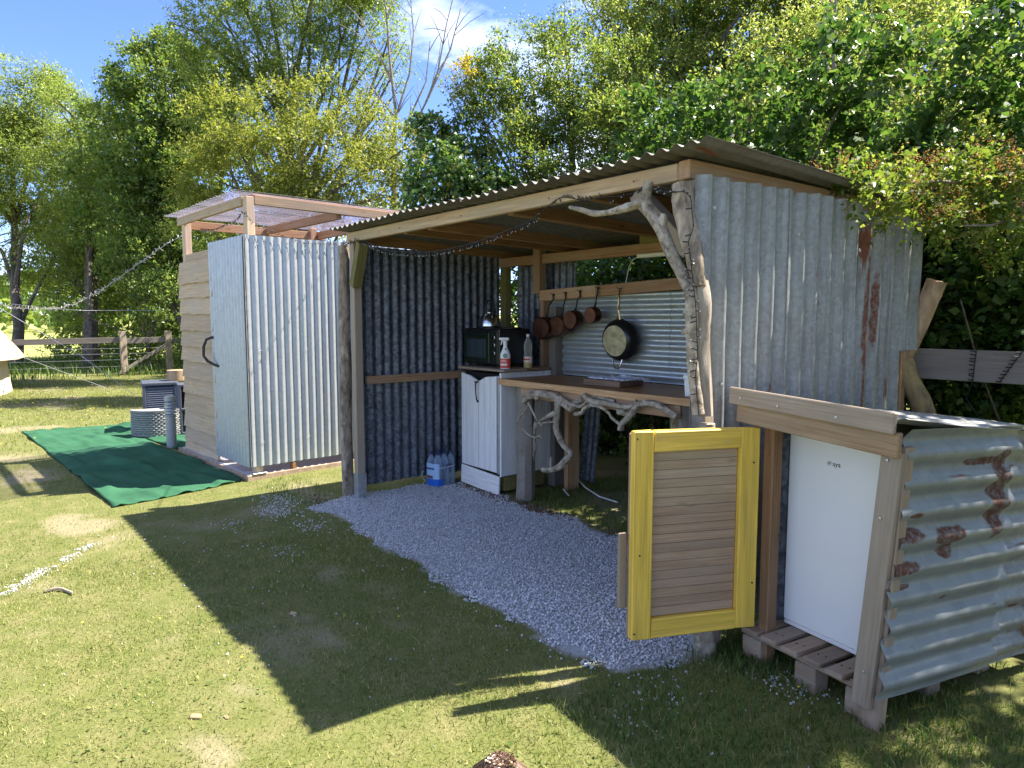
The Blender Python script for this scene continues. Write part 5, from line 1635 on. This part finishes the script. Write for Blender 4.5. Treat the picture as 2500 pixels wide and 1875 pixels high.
BL = thing('bollard_light', 'grey bollard light with ribbed clear head beside the hut', 'bollard light', (-3.39, -.63, 0))
bmx = Matrix.Translation((-3.39, -.63, 0))
MB().lathe([(.055, 0), (.055, .37), (.062, .372), (.062, .385), (.045, .386)], bmx, 22, cap0=True).build('bollard_post', simple('bollard_grey', (.36, .37, .37), .45, .3), BL)
MB().lathe([(.045, .385), (.045, .545)], bmx, 18).build('lens', M_pet, BL)
for k in range(4):
    MB().lathe([(.046, .405 + k * .035), (.062, .405 + k * .035), (.062, .418 + k * .035), (.046, .418 + k * .035)], bmx, 22).build('louvre', M_steel, BL)
MB().lathe([(.058, .545), (.058, .595), (.05, .602), (.001, .602)], bmx, 22).build('cap', simple('bollard_cap', (.36, .37, .37), .45, .3), BL)

# little sticks and stones on the lawn
st = log('stick', [(.84, -2.27, .012), (.86, -2.21, .02), (.93, -2.17, .012), (.98, -2.16, .02)], [.010, .009, .008, .006], M_bark2, None, 7, .2)
tag(st, 'short crooked stick lying on the sunlit lawn beside the strip of chippings', 'stick')
for p, s_, lb in (((2.62, -1.97, .006), .017, 'pair-end flat pale wood chip on the sunlit lawn by the shadow edge'), ((2.70, -1.88, .006), .010, 'small flat pale wood chip on the sunlit lawn'), ((1.97, -1.33, .006), .016, 'brown clod lying in the shaded grass')):
    mb = MB()
    mb.box(Matrix.Translation(p) @ Matrix.Rotation(random.random() * 6, 4, 'Z') @ Matrix.Rotation(.15, 4, 'X'), s_ * 2.6, s_ * 1.2, s_ * .6, .003, .003)
    o = mb.build('wood_chip', M_hutw); tag(o, lb.replace('pair-end ', 'larger '), 'wood chip')

# =================================================================== FAIRY LIGHTS
FA = thing('fairy_lights', 'string of tiny lights draped from the clear roof along the beam', 'string lights', FAIRY[0])
fp_ = [Vector(p) for p in FAIRY]
P = []
for i in range(len(fp_) - 1):
    a, b, c, d = fp_[max(i - 1, 0)], fp_[i], fp_[i + 1], fp_[min(i + 2, len(fp_) - 1)]
    for k in range(4):
        t = k / 4
        P.append(.5 * ((2 * b) + (c - a) * t + (2 * a - 5 * b + 4 * c - d) * t * t + (3 * b - a - 3 * c + d) * t ** 3))
P.append(fp_[-1])
MB().tube(P, .0022, 5).build('wire', M_wire, FA, smooth=True)
bmesh_b = MB()
bmesh_b.tube([(0, 0, 0), (0, 0, .026)], .0028, 6, mi=0)
bmesh_b.lathe([(.0024, .026), (.0027, .029), (.002, .033), (.0005, .034)], Matrix.Identity(4), 8, mi=1)
first = None
acc = 0; step = .028; nb = 0
for i in range(len(P) - 1):
    seg_ = (P[i + 1] - P[i]); L_ = seg_.length
    while acc < L_:
        p = P[i] + seg_ * (acc / L_)
        hang = 0.22 < p.x < 2.35 and p.y < .2 and p.y > -.1
        d = Vector((random.uniform(-.5, .5), random.uniform(-.7, .3), -1 if (hang or p.x < -1.2) else random.uniform(-.8, .8)))
        if p.x > 3.2: d = Vector((random.choice((-1, 1)) * random.uniform(.5, 1), random.uniform(-.9, -.3), random.uniform(-.3, .4)))
        M = frame(p, Vector((1, .2, .1)).cross(d) if abs(d.x) < .9 else Vector((0, 1, 0)).cross(d), d)
        if first is None:
            first = bmesh_b.build('bulb', [M_wire, M_bulb], FA, M)
        elif nb < 290:
            o = first.copy(); COL.objects.link(o); o.parent = FA; o.matrix_basis = WM[FA.name].inverted() @ M; WM[o.name] = M
        nb += 1
        acc += step * random.uniform(.6, 1.4)
    acc -= L_
print('bulbs', nb)
GA = thing('garland', 'pale tinsel-like string of lights sagging between the tent and the hut roof', 'string lights', GARLAND[0])
gp = [Vector(p) for p in GARLAND]
MB().tube(gp, .004, 5).build('wire', M_rope, GA)
mb = MB()
for i in range(len(gp) - 1):
    for k in range(26):
        p = gp[i].lerp(gp[i + 1], random.random())
        d = Vector((random.gauss(0, 1), random.gauss(0, 1), random.gauss(0, 1))).normalized() * .06
        mb.tube([p, p + d], .006, 3, cap=False)
o = mb.build('light_stub', simple('garland_white', (.34, .34, .31), .5), GA); o['kind'] = 'stuff'
cb_ = MB().tube([Vector(p) for p in CABLE], .005, 5).build('overhead_cable', M_rope); tag(cb_, 'thin pale cable strung level across the far trees', 'cable')
FB = MB()
FB.tube([(3.955, 1.835, 1.33), (3.945, 1.834, 1.14), (3.92, 1.83, 1.05), (4.02, 1.80, .92)], .0028, 5)
FB.tube([(4.17, 1.842, 1.33), (4.12, 1.842, 1.24), (4.07, 1.842, 1.15)], .0028, 5)
for k in range(9):
    z = 1.315 - k * .02
    FB.tube([(3.952, 1.833, z), (3.93, 1.815, z + random.uniform(-.01, .01))], .0032, 4)
    FB.tube([(4.163 - k * .010, 1.84, z), (4.14 - k * .010, 1.82, z)], .0032, 4)
o = FB.build('fairy_lights', M_wire); tag(o, 'black string of stubby lights wound over the grey fence rail', 'string lights')

# =================================================================== SOMEONE SITTING JUST BELOW THE FRAME
PE = bpy.data.meshes.new('person')
pv = [(0, 0, .10), (0, .01, .17), (0, .015, .245), (0, .01, .285), (0, .0, .33), (0, -.005, .40),
      (-.075, .01, .245), (-.10, .05, .17), (-.07, .12, .13), (.075, .01, .245), (.10, .05, .17), (.07, .12, .13),
      (-.055, .02, .075), (-.075, .15, .085), (-.06, .26, .05), (-.06, .30, .06), (.055, .02, .075), (.075, .15, .085), (.06, .26, .05), (.06, .30, .06)]
pe = [(0, 1), (1, 2), (2, 3), (3, 4), (4, 5), (2, 6), (6, 7), (7, 8), (2, 9), (9, 10), (10, 11), (0, 12), (12, 13), (13, 14), (14, 15), (0, 16), (16, 17), (17, 18), (18, 19)]
PE.from_pydata(pv, pe, [])
po = bpy.data.objects.new('person', PE)
PM = Matrix.Translation((4.10, -1.68, .005)) @ Matrix.Rotation(R(30), 4, 'Z')
link(po, None, PM)
md = po.modifiers.new('skin', 'SKIN'); md.use_smooth_shade = True
rad_ = [.075, .07, .06, .032, .062, .066, .03, .025, .02, .03, .025, .02, .042, .035, .026, .024, .042, .035, .026, .024]
for v, r_ in zip(PE.skin_vertices[0].data if PE.skin_vertices else [], rad_): v.radius = (r_, r_)
if not PE.skin_vertices: print('no skin layer')
else: PE.skin_vertices[0].data[0].use_root = True
sb = po.modifiers.new('sub', 'SUBSURF'); sb.levels = 1; sb.render_levels = 1
PE.materials.append(simple('jersey_navy', (.04, .05, .10), .8))
tag(po, 'person with glossy light brown hair, only the crown showing at the lower edge', 'person')
hb = MB()
for k in range(900):
    a = random.uniform(0, 6.283); e = random.uniform(.0, 1.0)
    top_ = Vector((random.gauss(0, .012), random.gauss(0, .012), .475 + random.gauss(0, .002)))
    rr = .078 + random.uniform(0, .006)
    c, s_ = math.cos(a), math.sin(a)
    pts_ = [top_]
    for t in (.35, .7, 1.0, 1.35):
        ang = t * 1.5
        pts_.append(Vector((rr * math.sin(min(ang, 1.6)) * c, rr * math.sin(min(ang, 1.6)) * s_ - .004, .395 + .078 * math.cos(ang))))
    if s_ > .2: pts_ = pts_[:3]
    hb.tube([PM @ p for p in pts_], .0022, 3, cap=False)
mh = NT('brown_hair')
rn_ = mh.t.nodes.new('ShaderNodeNewGeometry').outputs['Random Per Island']
mh.finish(mh.ramp(rn_, [(0, (.06, .032, .018)), (.6, (.15, .085, .05)), (.9, (.28, .18, .11)), (1, (.5, .38, .26))]), .35, 0, spec=.6)
hb.build('hair', mh.m, po, smooth=True)

# =================================================================== TREES AND SHRUBS
L_sallow = leafmat('sallow_leaf', [(0, (0.098, 0.152, 0.031)), (.5, (0.169, 0.226, 0.055)), (.85, (0.247, 0.287, 0.091)), (1, (0.390, 0.390, 0.208))], .60)
L_thorn = leafmat('thorn_leaf', [(0, (0.062, 0.119, 0.024)), (.5, (0.124, 0.189, 0.041)), (.85, (0.202, 0.250, 0.061)), (1, (0.341, 0.344, 0.115))], .54)
L_ivy = leafmat('ivy_leaf', [(0, (0.036, 0.094, 0.024)), (.6, (0.075, 0.150, 0.038)), (.93, (0.130, 0.198, 0.048)), (1, (0.390, 0.312, 0.048))], .34, rough=.3, spec=.5)
L_willow = leafmat('willow_leaf', [(0, (0.121, 0.167, 0.026)), (.5, (0.187, 0.224, 0.041)), (.9, (0.253, 0.276, 0.066)), (1, (0.319, 0.299, 0.096))], .46)
L_ash = leafmat('ash_leaf', [(0, (0.103, 0.167, 0.034)), (.5, (0.172, 0.236, 0.054)), (1, (0.253, 0.310, 0.090))], .5)
L_oak = leafmat('oak_leaf', [(0, (0.069, 0.143, 0.033)), (.5, (0.132, 0.212, 0.049)), (1, (0.254, 0.295, 0.078))], .42)
L_far = leafmat('far_ash_leaf', [(0, (0.115, 0.172, 0.036)), (.5, (0.184, 0.247, 0.060)), (1, (0.265, 0.316, 0.096))], .5)
L_haw = leafmat('hawthorn_leaf', [(0, (0.081, 0.143, 0.024)), (.6, (0.161, 0.231, 0.036)), (1, (0.265, 0.319, 0.072))], .46)
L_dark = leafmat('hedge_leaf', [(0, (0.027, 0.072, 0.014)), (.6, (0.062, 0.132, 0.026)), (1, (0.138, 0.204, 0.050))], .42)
L_gold = leafmat('golden_leaf', [(0, (.36, .30, .03)), (.6, (.50, .42, .05)), (1, (.60, .50, .09))], .42, (1.3, 1.2, .6))
L_rust = leafmat('rusty_flower', [(0, (.34, .12, .035)), (.5, (.52, .24, .07)), (1, (.66, .42, .20))], .3, (1.2, 1.1, .8), .8)


def sn(P, sc, sd):
    """smooth pseudo noise in 3-D, about -1..1"""
    r = np.random.default_rng(sd)
    out = np.zeros(len(P))
    for k in range(7):
        f = r.normal(size=3) * sc * (1 + .35 * k)
        out += np.sin(P @ f + r.uniform(0, 6.28)) / (1 + .3 * k)
    return out / 2.6


def unit(A):
    return A / (np.linalg.norm(A, axis=1)[:, None] + 1e-9)


def leaf_mesh_arrays(C, A, N, L, Wd, fold=.18):
    S_ = unit(np.cross(A, N)); N2 = np.cross(S_, A)
    L = L[:, None]; Wd = Wd[:, None]
    m = C + A * L * .45 + N2 * L * fold * .4
    V = np.stack([C, m + S_ * Wd * .5 + N2 * Wd * fold, C + A * L - N2 * L * .08, m - S_ * Wd * .5 + N2 * Wd * fold], 1)
    return V.reshape(-1, 3)


def crown_arrays(lobes, dens, leaf, asp, twig, per, up=.25, gap=.15, sd=1, flat=1.0, shell=2.4, droop=0.0, out=.7, clump=1.0):
    """leaves in sprays, the sprays in clumps over each lobe, so that a crown has boughs and gaps"""
    Cs, As, Ns, Ls = [], [], [], []
    for li, (x, y, z, r) in enumerate(lobes):
        nt = max(6, int(dens * math.pi * r * r / per))
        ncl = int(np.clip(5 + 26 * clump * min(r, 1.3), 6, 40))
        cu = unit(rng.normal(size=(ncl, 3)) + np.array([0, 0, .15]))
        cr_ = r * rng.uniform(.45, 1.0, ncl) ** .8
        csz = r * rng.uniform(.20, .42, ncl)
        w_ = csz ** 1.6; w_ /= w_.sum()
        ci = rng.choice(ncl, nt, p=w_)
        u2 = unit(rng.normal(size=(nt, 3)))
        f2 = rng.random(nt) ** (1 / shell)
        base = np.array([x, y, z]) + (cu[ci] * cr_[ci][:, None] + u2 * (csz[ci] * f2)[:, None] * np.array([1.15, 1.15, .72])) * np.array([1, 1, flat])
        u = unit(cu[ci] * .6 + u2 * .8)
        k = (sn(base, 2.4 / max(r, .35), sd + 7) > -gap_c(gap)) & (base[:, 2] > .03)
        base, u = base[k], u[k]
        n = len(base)
        d = unit(u * out + np.array([0, 0, up]) + rng.normal(size=(n, 3)) * .38)
        tl = twig * rng.uniform(.4, 1.5, n)
        ls = rng.uniform(.65, 1.3, n)
        for j in range(per):
            t = (j + rng.uniform(.2, .8, n)) / per
            p = base + d * (tl * t)[:, None] + rng.normal(size=(n, 3)) * leaf * .2
            p[:, 2] -= droop * (t ** 2) * tl
            side = unit(np.cross(d, rng.normal(size=(n, 3))))
            a = unit(d * .65 + side * .75 + rng.normal(size=(n, 3)) * .22 + np.array([0, 0, -droop * .8]))
            nn = unit(rng.normal(size=(n, 3)) * .55 + np.array([0, 0, .8]) + u * .45)
            Cs.append(p); As.append(a); Ns.append(nn); Ls.append(leaf * ls * rng.uniform(.7, 1.25, n) * (1.15 - .45 * t))
    C_ = np.concatenate(Cs); A_ = np.concatenate(As); N_ = np.concatenate(Ns); L_ = np.concatenate(Ls)
    return leaf_mesh_arrays(C_, A_, N_, L_, L_ * asp)


def gap_c(g):
    return .75 - g * 2.2


TOT = [0]


def tree(name, label, cat, lobes, lmat, bmat, dens, leaf, asp, base=None, r0=.08, group=None, twig=.22, per=7, limbs=True, twigs=26, extra=None, **kw):
    c = np.array(lobes)
    cen = (c[:, :3] * c[:, 3:4] ** 2).sum(0) / (c[:, 3] ** 2).sum()
    b = Vector(base if base else (cen[0], cen[1], 0))
    t = thing(name, label, cat, b, 0, group)
    V = crown_arrays(lobes, dens, leaf, asp, twig, per, sd=abs(hash(name + label)) % 1000 if False else len(label) * 7 + len(lobes), **kw)
    n = len(V) // 4
    TOT[0] += n * 2
    M = Matrix.Translation(b)
    Q = (np.arange(n) * 4)[:, None] + np.array([[0, 1, 2, 3]])
    np_mesh('crown', V - np.array(b), Q, lmat, t, M)
    mb = MB()
    top = Vector((cen[0], cen[1], max(.4, cen[2] * .75)))
    b0 = b - Vector((0, 0, .05))
    mids = [b0.lerp(top, k / 4) + Vector((random.gauss(0, .05), random.gauss(0, .05), 0)) * (1 if 0 < k < 4 else 0) for k in range(5)]
    mb.tube(mids, [r0 * 1.25, r0, r0 * .9, r0 * .8, r0 * .6], 9, wob=.15)
    if limbs:
        for (x, y, z, r) in lobes:
            e = Vector((x, y, z))
            s_ = mids[random.choice((1, 2, 3, 4))]
            if e.z < s_.z: s_ = mids[1]
            m1 = s_.lerp(e, .5) + Vector((random.gauss(0, .12), random.gauss(0, .12), .15)) * r
            mb.tube([s_, s_.lerp(m1, .5) + Vector((0, 0, .05)), m1, m1.lerp(e, .5), e], [r0 * .5, r0 * .42, r0 * .34, r0 * .26, r0 * .14], 6, wob=.15)
            for q in range(max(2, twigs // max(1, len(lobes)))):
                u = Vector((random.gauss(0, 1), random.gauss(0, 1), random.gauss(.3, 1))).normalized()
                s2 = m1.lerp(e, random.random())
                e2 = e + u * r * random.uniform(.7, 1.15)
                mm = s2.lerp(e2, .5) + Vector((random.gauss(0, .1), random.gauss(0, .1), random.gauss(0, .1))) * r
                rr = max(.004, r0 * .12)
                mb.tube([s2, mm, e2], [rr * 1.4, rr, rr * .45], 4, cap=False)
    mb.build('trunk', bmat, t, smooth=True)
    return t


# --- far end of the lawn
tree('ash_tree', 'pale green ash tree at the far left beyond the paddock fence', 'tree', L_ASH_FAR, L_far, M_bark3, 1600, .105, .42, base=(-21.6, -.9, 0), r0=.16, twig=.4, per=8, droop=.35, gap=.20, twigs=40)
tree('ash_tree', 'slender green tree with a thick dark trunk just beyond the paddock fence', 'tree', L_SECOND, L_far, M_bark3, 1600, .095, .45, base=(-19.2, .85, 0), r0=.22, twig=.35, per=8, gap=.22, twigs=40)
tree('oak_tree', 'dark green oak tree leaning left behind the larch hut', 'tree', L_OAK, L_oak, M_bark3, 1500, .115, .55, base=(-17.2, 3.2, 0), r0=.2, twig=.3, per=8, gap=.17, twigs=60)
tree('scrub_bush', 'thin leafy scrub along the far paddock fence', 'bush', L_SCRUB, L_oak, M_bark3, 1500, .085, .5, base=(-16.6, 1.9, 0), r0=.05, twig=.35, per=7, gap=.26, twigs=40)
# --- the row behind the sheds
lo = []
for i in range(9):
    for j in range(3):
        lo.append((-25.5 + i * 1.25 + random.gauss(0, .3), 1.0 + i * .62 + random.gauss(0, .3), .9 + 1.9 * j + random.gauss(0, .3), 1.25))
tree('ash_tree', 'pale green growth filling in behind the trees beyond the paddock fence', 'tree', lo, L_far, M_bark3, 520, .15, .5, r0=.12, twig=.4, per=8, gap=.10, droop=.2, twigs=40)
lo = []
for i in range(10):
    for j in range(4):
        # a deep belt of sallow well behind the thorn hedge
        f = (i + .5 * (j % 2)) / 10
        lo.append((-3.2 + 7.2 * f + random.gauss(0, .2), 7.4 + 2.2 * f + random.gauss(0, .25), 1.6 + 1.75 * j + random.gauss(0, .2) - 1.1 * max(0, f - .8) * j, 1.05))
tree('tall_sallow', 'deep belt of tall dark sallow standing behind the bright sallow bush', 'tree', lo, L_thorn, M_bark3, 1300, .10, .55, r0=.10, twig=.3, per=8, gap=.04, twigs=40)
tree('big_ash_tree', 'tall airy ash tree with long bare limbs showing behind the hut roof', 'tree', L_ASH_BIG, L_ash, M_bark3, 2000, .085, .36, r0=.15, twig=.42, per=10, gap=.20, droop=.3, twigs=60)
tree('willow_bush', 'yellow-green willow bush directly behind the hut and shelter roof', 'bush', L_WILLOW, L_willow, M_bark3, 3200, .06, .5, r0=.07, twig=.28, per=8, gap=.14, twigs=50)
tree('ivy_thicket', 'dark broad-leaved ivy thicket above the left part of the shelter roof', 'bush', L_IVY, L_ivy, M_bark3, 3600, .068, .88, r0=.06, twig=.2, per=6, gap=.10, droop=.8, up=-.1, twigs=20)
tree('thorn_hedge', 'dense mid-green thorn hedge rising behind the middle of the shelter', 'hedge', L_THORN, L_thorn, M_bark3, 5200, .049, .55, r0=.07, twig=.22, per=8, gap=.12, twigs=70)
tree('tall_sallow', 'tall sallow filling the top of the view behind the thorn hedge', 'tree', L_TALL, L_sallow, M_bark3, 2700, .056, .45, r0=.10, twig=.3, per=8, gap=.14, up=.4, twigs=60)
tree('sallow_bush', 'bright sunlit sallow bush with upright shoots behind the right of the shelter', 'bush', L_SALLOW, L_sallow, M_bark4, 6600, .053, .42, r0=.04, twig=.26, per=9, gap=.14, up=.6, twigs=80)
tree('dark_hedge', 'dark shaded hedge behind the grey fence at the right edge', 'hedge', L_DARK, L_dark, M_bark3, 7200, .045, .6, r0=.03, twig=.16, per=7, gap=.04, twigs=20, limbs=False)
# the thorn branches that hang over the right wall
hw = tree('hawthorn_branch', 'hawthorn boughs with rusty faded blossom hanging over the right metal wall', 'tree', L_RUSTY, L_haw, M_bark3, 7500, .036, .62, base=(3.9, 3.2, 0), r0=.007, twig=.12, per=7, gap=.06, up=.05, flat=.6, limbs=False)
MB().tube([(4.3, 3.0, 1.6), (4.15, 2.4, 2.1), (4.0, 1.9, 2.22), (3.84, 1.5, 2.22), (3.66, 1.15, 2.19), (3.56, .97, 2.2)], [.022, .018, .014, .010, .007, .003], 6, wob=.15).build('bough', M_bark4, hw, smooth=True)
MB().tube([(4.05, 2.0, 2.2), (4.15, 1.8, 2.05), (4.05, 1.62, 1.98), (3.9, 1.45, 1.98)], [.010, .008, .006, .003], 5, wob=.15).build('bough', M_bark4, hw, smooth=True)
fl = []
for (x, y, z, r) in L_RUSTY:
    for k in range(int(55 * (r / .2) ** 2)):
        u = rng.normal(size=3); u /= np.linalg.norm(u)
        if u[2] < -.6: continue
        q_ = r * 1.12 + .05
        fl.append((x + u[0] * q_, y + u[1] * q_, z + u[2] * q_ * .66))
fl = np.array(fl)
nfl = len(fl)
Cc = np.repeat(fl, 18, 0) + rng.normal(size=(nfl * 18, 3)) * .019
V = leaf_mesh_arrays(Cc, unit(rng.normal(size=Cc.shape) + np.array([0, 0, .8])), unit(rng.normal(size=Cc.shape)), rng.uniform(.006, .013, len(Cc)), rng.uniform(.005, .010, len(Cc)))
np_mesh('blossom', V - np.array((3.9, 3.2, 0)), (np.arange(len(Cc)) * 4)[:, None] + np.array([[0, 1, 2, 3]]), L_rust, hw, Matrix.Translation((3.9, 3.2, 0)))
# a golden sprig in the hedge
gl = [(L_THORN[0][0] + .15, L_THORN[0][1] - .35, L_THORN[0][2] + .1, .24), (L_THORN[0][0] + .35, L_THORN[0][1] - .3, L_THORN[0][2] + .22, .14)]
tree('golden_shrub', 'small golden-leaved sprig glowing at the top left of the thorn hedge', 'bush', gl, L_gold, M_bark3, 5200, .045, .55, r0=.015, twig=.14, per=6, gap=.2, twigs=6)
# shaded undergrowth seen through the back of the shelter
lo = []
for i in range(44):
    lo.append((random.uniform(-3.8, 4.6), random.uniform(2.8, 3.7), random.uniform(.1, 2.6), random.uniform(.4, .65)))
for i in range(16):
    lo.append((-.2 + i * .27, 2.95 + .25 * math.sin(i * 2.1), .35 + .5 * (i % 4), .42))
for i in range(12):
    lo.append((.1 + i * .33, 3.0 + .2 * math.sin(i * 1.3), 2.2 + .55 * (i % 3), .45))
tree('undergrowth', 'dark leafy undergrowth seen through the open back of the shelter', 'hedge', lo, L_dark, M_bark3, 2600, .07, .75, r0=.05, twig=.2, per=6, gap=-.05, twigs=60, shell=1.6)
lo = [(-4.4 - i * .8, 3.4 + .4 * math.sin(i * 1.7), .5 + .55 * (i % 3), .85) for i in range(14)]
tree('undergrowth', 'low dark hedge bottom behind the larch hut', 'hedge', lo, L_oak, M_bark3, 2000, .08, .6, r0=.05, twig=.3, per=6, gap=.12, twigs=30)
# trees to the right of the shelter, whose shade falls across the lawn
lo = [(5.2, 3.5, 3.6, .9), (5.7, 3.1, 4.6, 1.0), (6.3, 3.4, 3.5, 1.1), (6.9, 3.0, 4.8, 1.1), (7.6, 3.0, 3.6, 1.1), (8.3, 2.6, 4.4, 1.2), (6.2, 3.8, 5.6, 1.0), (9.3, 2.4, 3.6, 1.3), (5.4, 3.6, 5.4, .7)]
lo2 = [(7.2 + .3 * math.sin(i * 2.3), 1.9 - .62 * i, 1.0 + 1.1 * (i % 3), .95) for i in range(6)] + [(6.3, 2.4, 1.0, .7), (6.2, 2.6, 2.2, .8), (7.6, .6, 3.9, .9)]  # unseen hedge, added to darken the metal sides and shade the near ground
tree('thorn_hedge', 'thorn hedge just out of view along the right of the lawn', 'hedge', lo2, L_thorn, M_bark3, 500, .14, .6, r0=.07, twig=.3, per=7, gap=.1, twigs=30)
tree('sallow_bush', 'sallow just out of view to the right whose shade lies across the near lawn', 'bush', lo, L_sallow, M_bark3, 380, .12, .5, r0=.08, twig=.3, per=8, gap=.18, twigs=30)

tree('weed_plant', 'small bright green weed growing at the gravel edge beside the yellow door', 'plant', [(2.42, .98, .13, .07), (2.46, 1.0, .24, .06), (2.40, 1.02, .06, .09)], L_haw, M_bark3, 5000, .028, .5, base=(2.42, .99, 0), r0=.006, twig=.07, per=5, gap=.1, limbs=False, clump=.3)
DS = thing('dead_stems', 'bare dead ash stems standing up against the sky beside the thorn hedge', 'tree', (DEAD[0][0][0], DEAD[0][0][1], 0))
mb = MB()
g0 = Vector(DEAD[0][0])
mb.tube([Vector((g0.x, g0.y, -.05)), Vector((g0.x + .05, g0.y, g0.z * .5)), g0], [.09, .075, .06], 8, wob=.1)
mb.build('trunk', M_bark4, DS, smooth=True)
for i, d in enumerate(DEAD):
    pts = [Vector(p) for p in d]
    n_ = len(pts)
    r_ = .040 if i == 0 else .026
    mb = MB().tube(pts, [r_ * (1 - .72 * k / (n_ - 1)) for k in range(n_)], 7, wob=.15)
    for k in range(1, n_):
        for q in range(3):
            p = pts[k - 1].lerp(pts[k], random.random())
            e = p + (pts[k] - pts[k - 1]).normalized() * random.uniform(.15, .5) + Vector((random.gauss(0, .25), random.gauss(0, .25), .1))
            mb.tube([p, p.lerp(e, .5) + Vector((0, 0, .04)), e], [.010, .008, .004], 4, cap=False)
    mb.build('stem', M_bark4, DS, smooth=True)

# pale bare shoots through the sallow
SH = thing('bare_sapling', 'slim pale sapling stem standing in front of the sunlit sallow', 'tree', (2.32, 3.55, 0))
a_ = Vector((2.32, 3.55, 0))
MB().tube([a_, a_ + Vector((.04, 0, 1.6)), a_ + Vector((.02, .05, 2.3)), a_ + Vector((-.05, .05, 2.9)), a_ + Vector((-.07, .05, 3.4)), a_ + Vector((-.17, .1, 3.9)), a_ + Vector((-.15, .1, 4.4)), a_ + Vector((-.05, .1, 4.9))], [.026, .025, .023, .021, .018, .015, .011, .005], 7, wob=.2).build('stem', M_bark4, SH, smooth=True)
for k in range(10):
    s_ = a_ + Vector((-.02 - .016 * k, .05, 2.1 + .24 * k))
    e = s_ + Vector((random.uniform(-.7, .7), random.uniform(-.3, .3), random.uniform(.05, .4)))
    MB().tube([s_, s_.lerp(e, .5) + Vector((0, 0, .07)), e], [.010, .008, .003], 5).build('twig', M_bark4, SH, smooth=True)
# brown bare twigs in the willow
TW = thing('brushwood', 'spray of bare brown twigs between the willow and the ivy', 'bush', (-4.3, 4.6, 0))
mb = MB()
for k in range(46):
    b = Vector((-3.9 + random.gauss(0, .15), 4.2 + random.gauss(0, .12), 1.7))
    e = b + Vector((random.uniform(-1.5, .0), random.uniform(-.2, .2), random.uniform(.6, 2.0)))
    m_ = b.lerp(e, .5) + Vector((.12, 0, .12))
    mb.tube([b, m_, e], [.012, .008, .003], 4, cap=False)
    for q in range(4):
        s_ = m_.lerp(e, random.random())
        mb.tube([s_, s_ + Vector((random.gauss(-.1, .2), random.gauss(0, .1), random.gauss(.15, .15)))], [.005, .002], 3, cap=False)
mb.tube([Vector((-4.0, 4.2, 0)), Vector((-3.9, 4.2, 1.75))], [.05, .03], 6)
mb.build('twigs', M_bark4, TW, smooth=True)

# distant hedge line
V_ = []
hx = rng.uniform(-95, -70, 9000); hy = rng.uniform(-60, 60, 9000)
hz = rng.random(9000) * (3.5 + 3.5 * vnoise(hy, hx * 0, .12, 3)) + .8
P = np.stack([hx, hy, hz], 1)
V = leaf_mesh_arrays(P, unit(rng.normal(size=P.shape)), unit(rng.normal(size=P.shape)), rng.uniform(.6, 1.3, 9000), rng.uniform(.5, 1.0, 9000))
o = np_mesh('far_hedge', V, (np.arange(9000) * 4)[:, None] + np.array([[0, 1, 2, 3]]), L_oak, kind='stuff'); o['label'] = 'distant tree line beyond the paddock'
print('leaf tris', TOT[0])
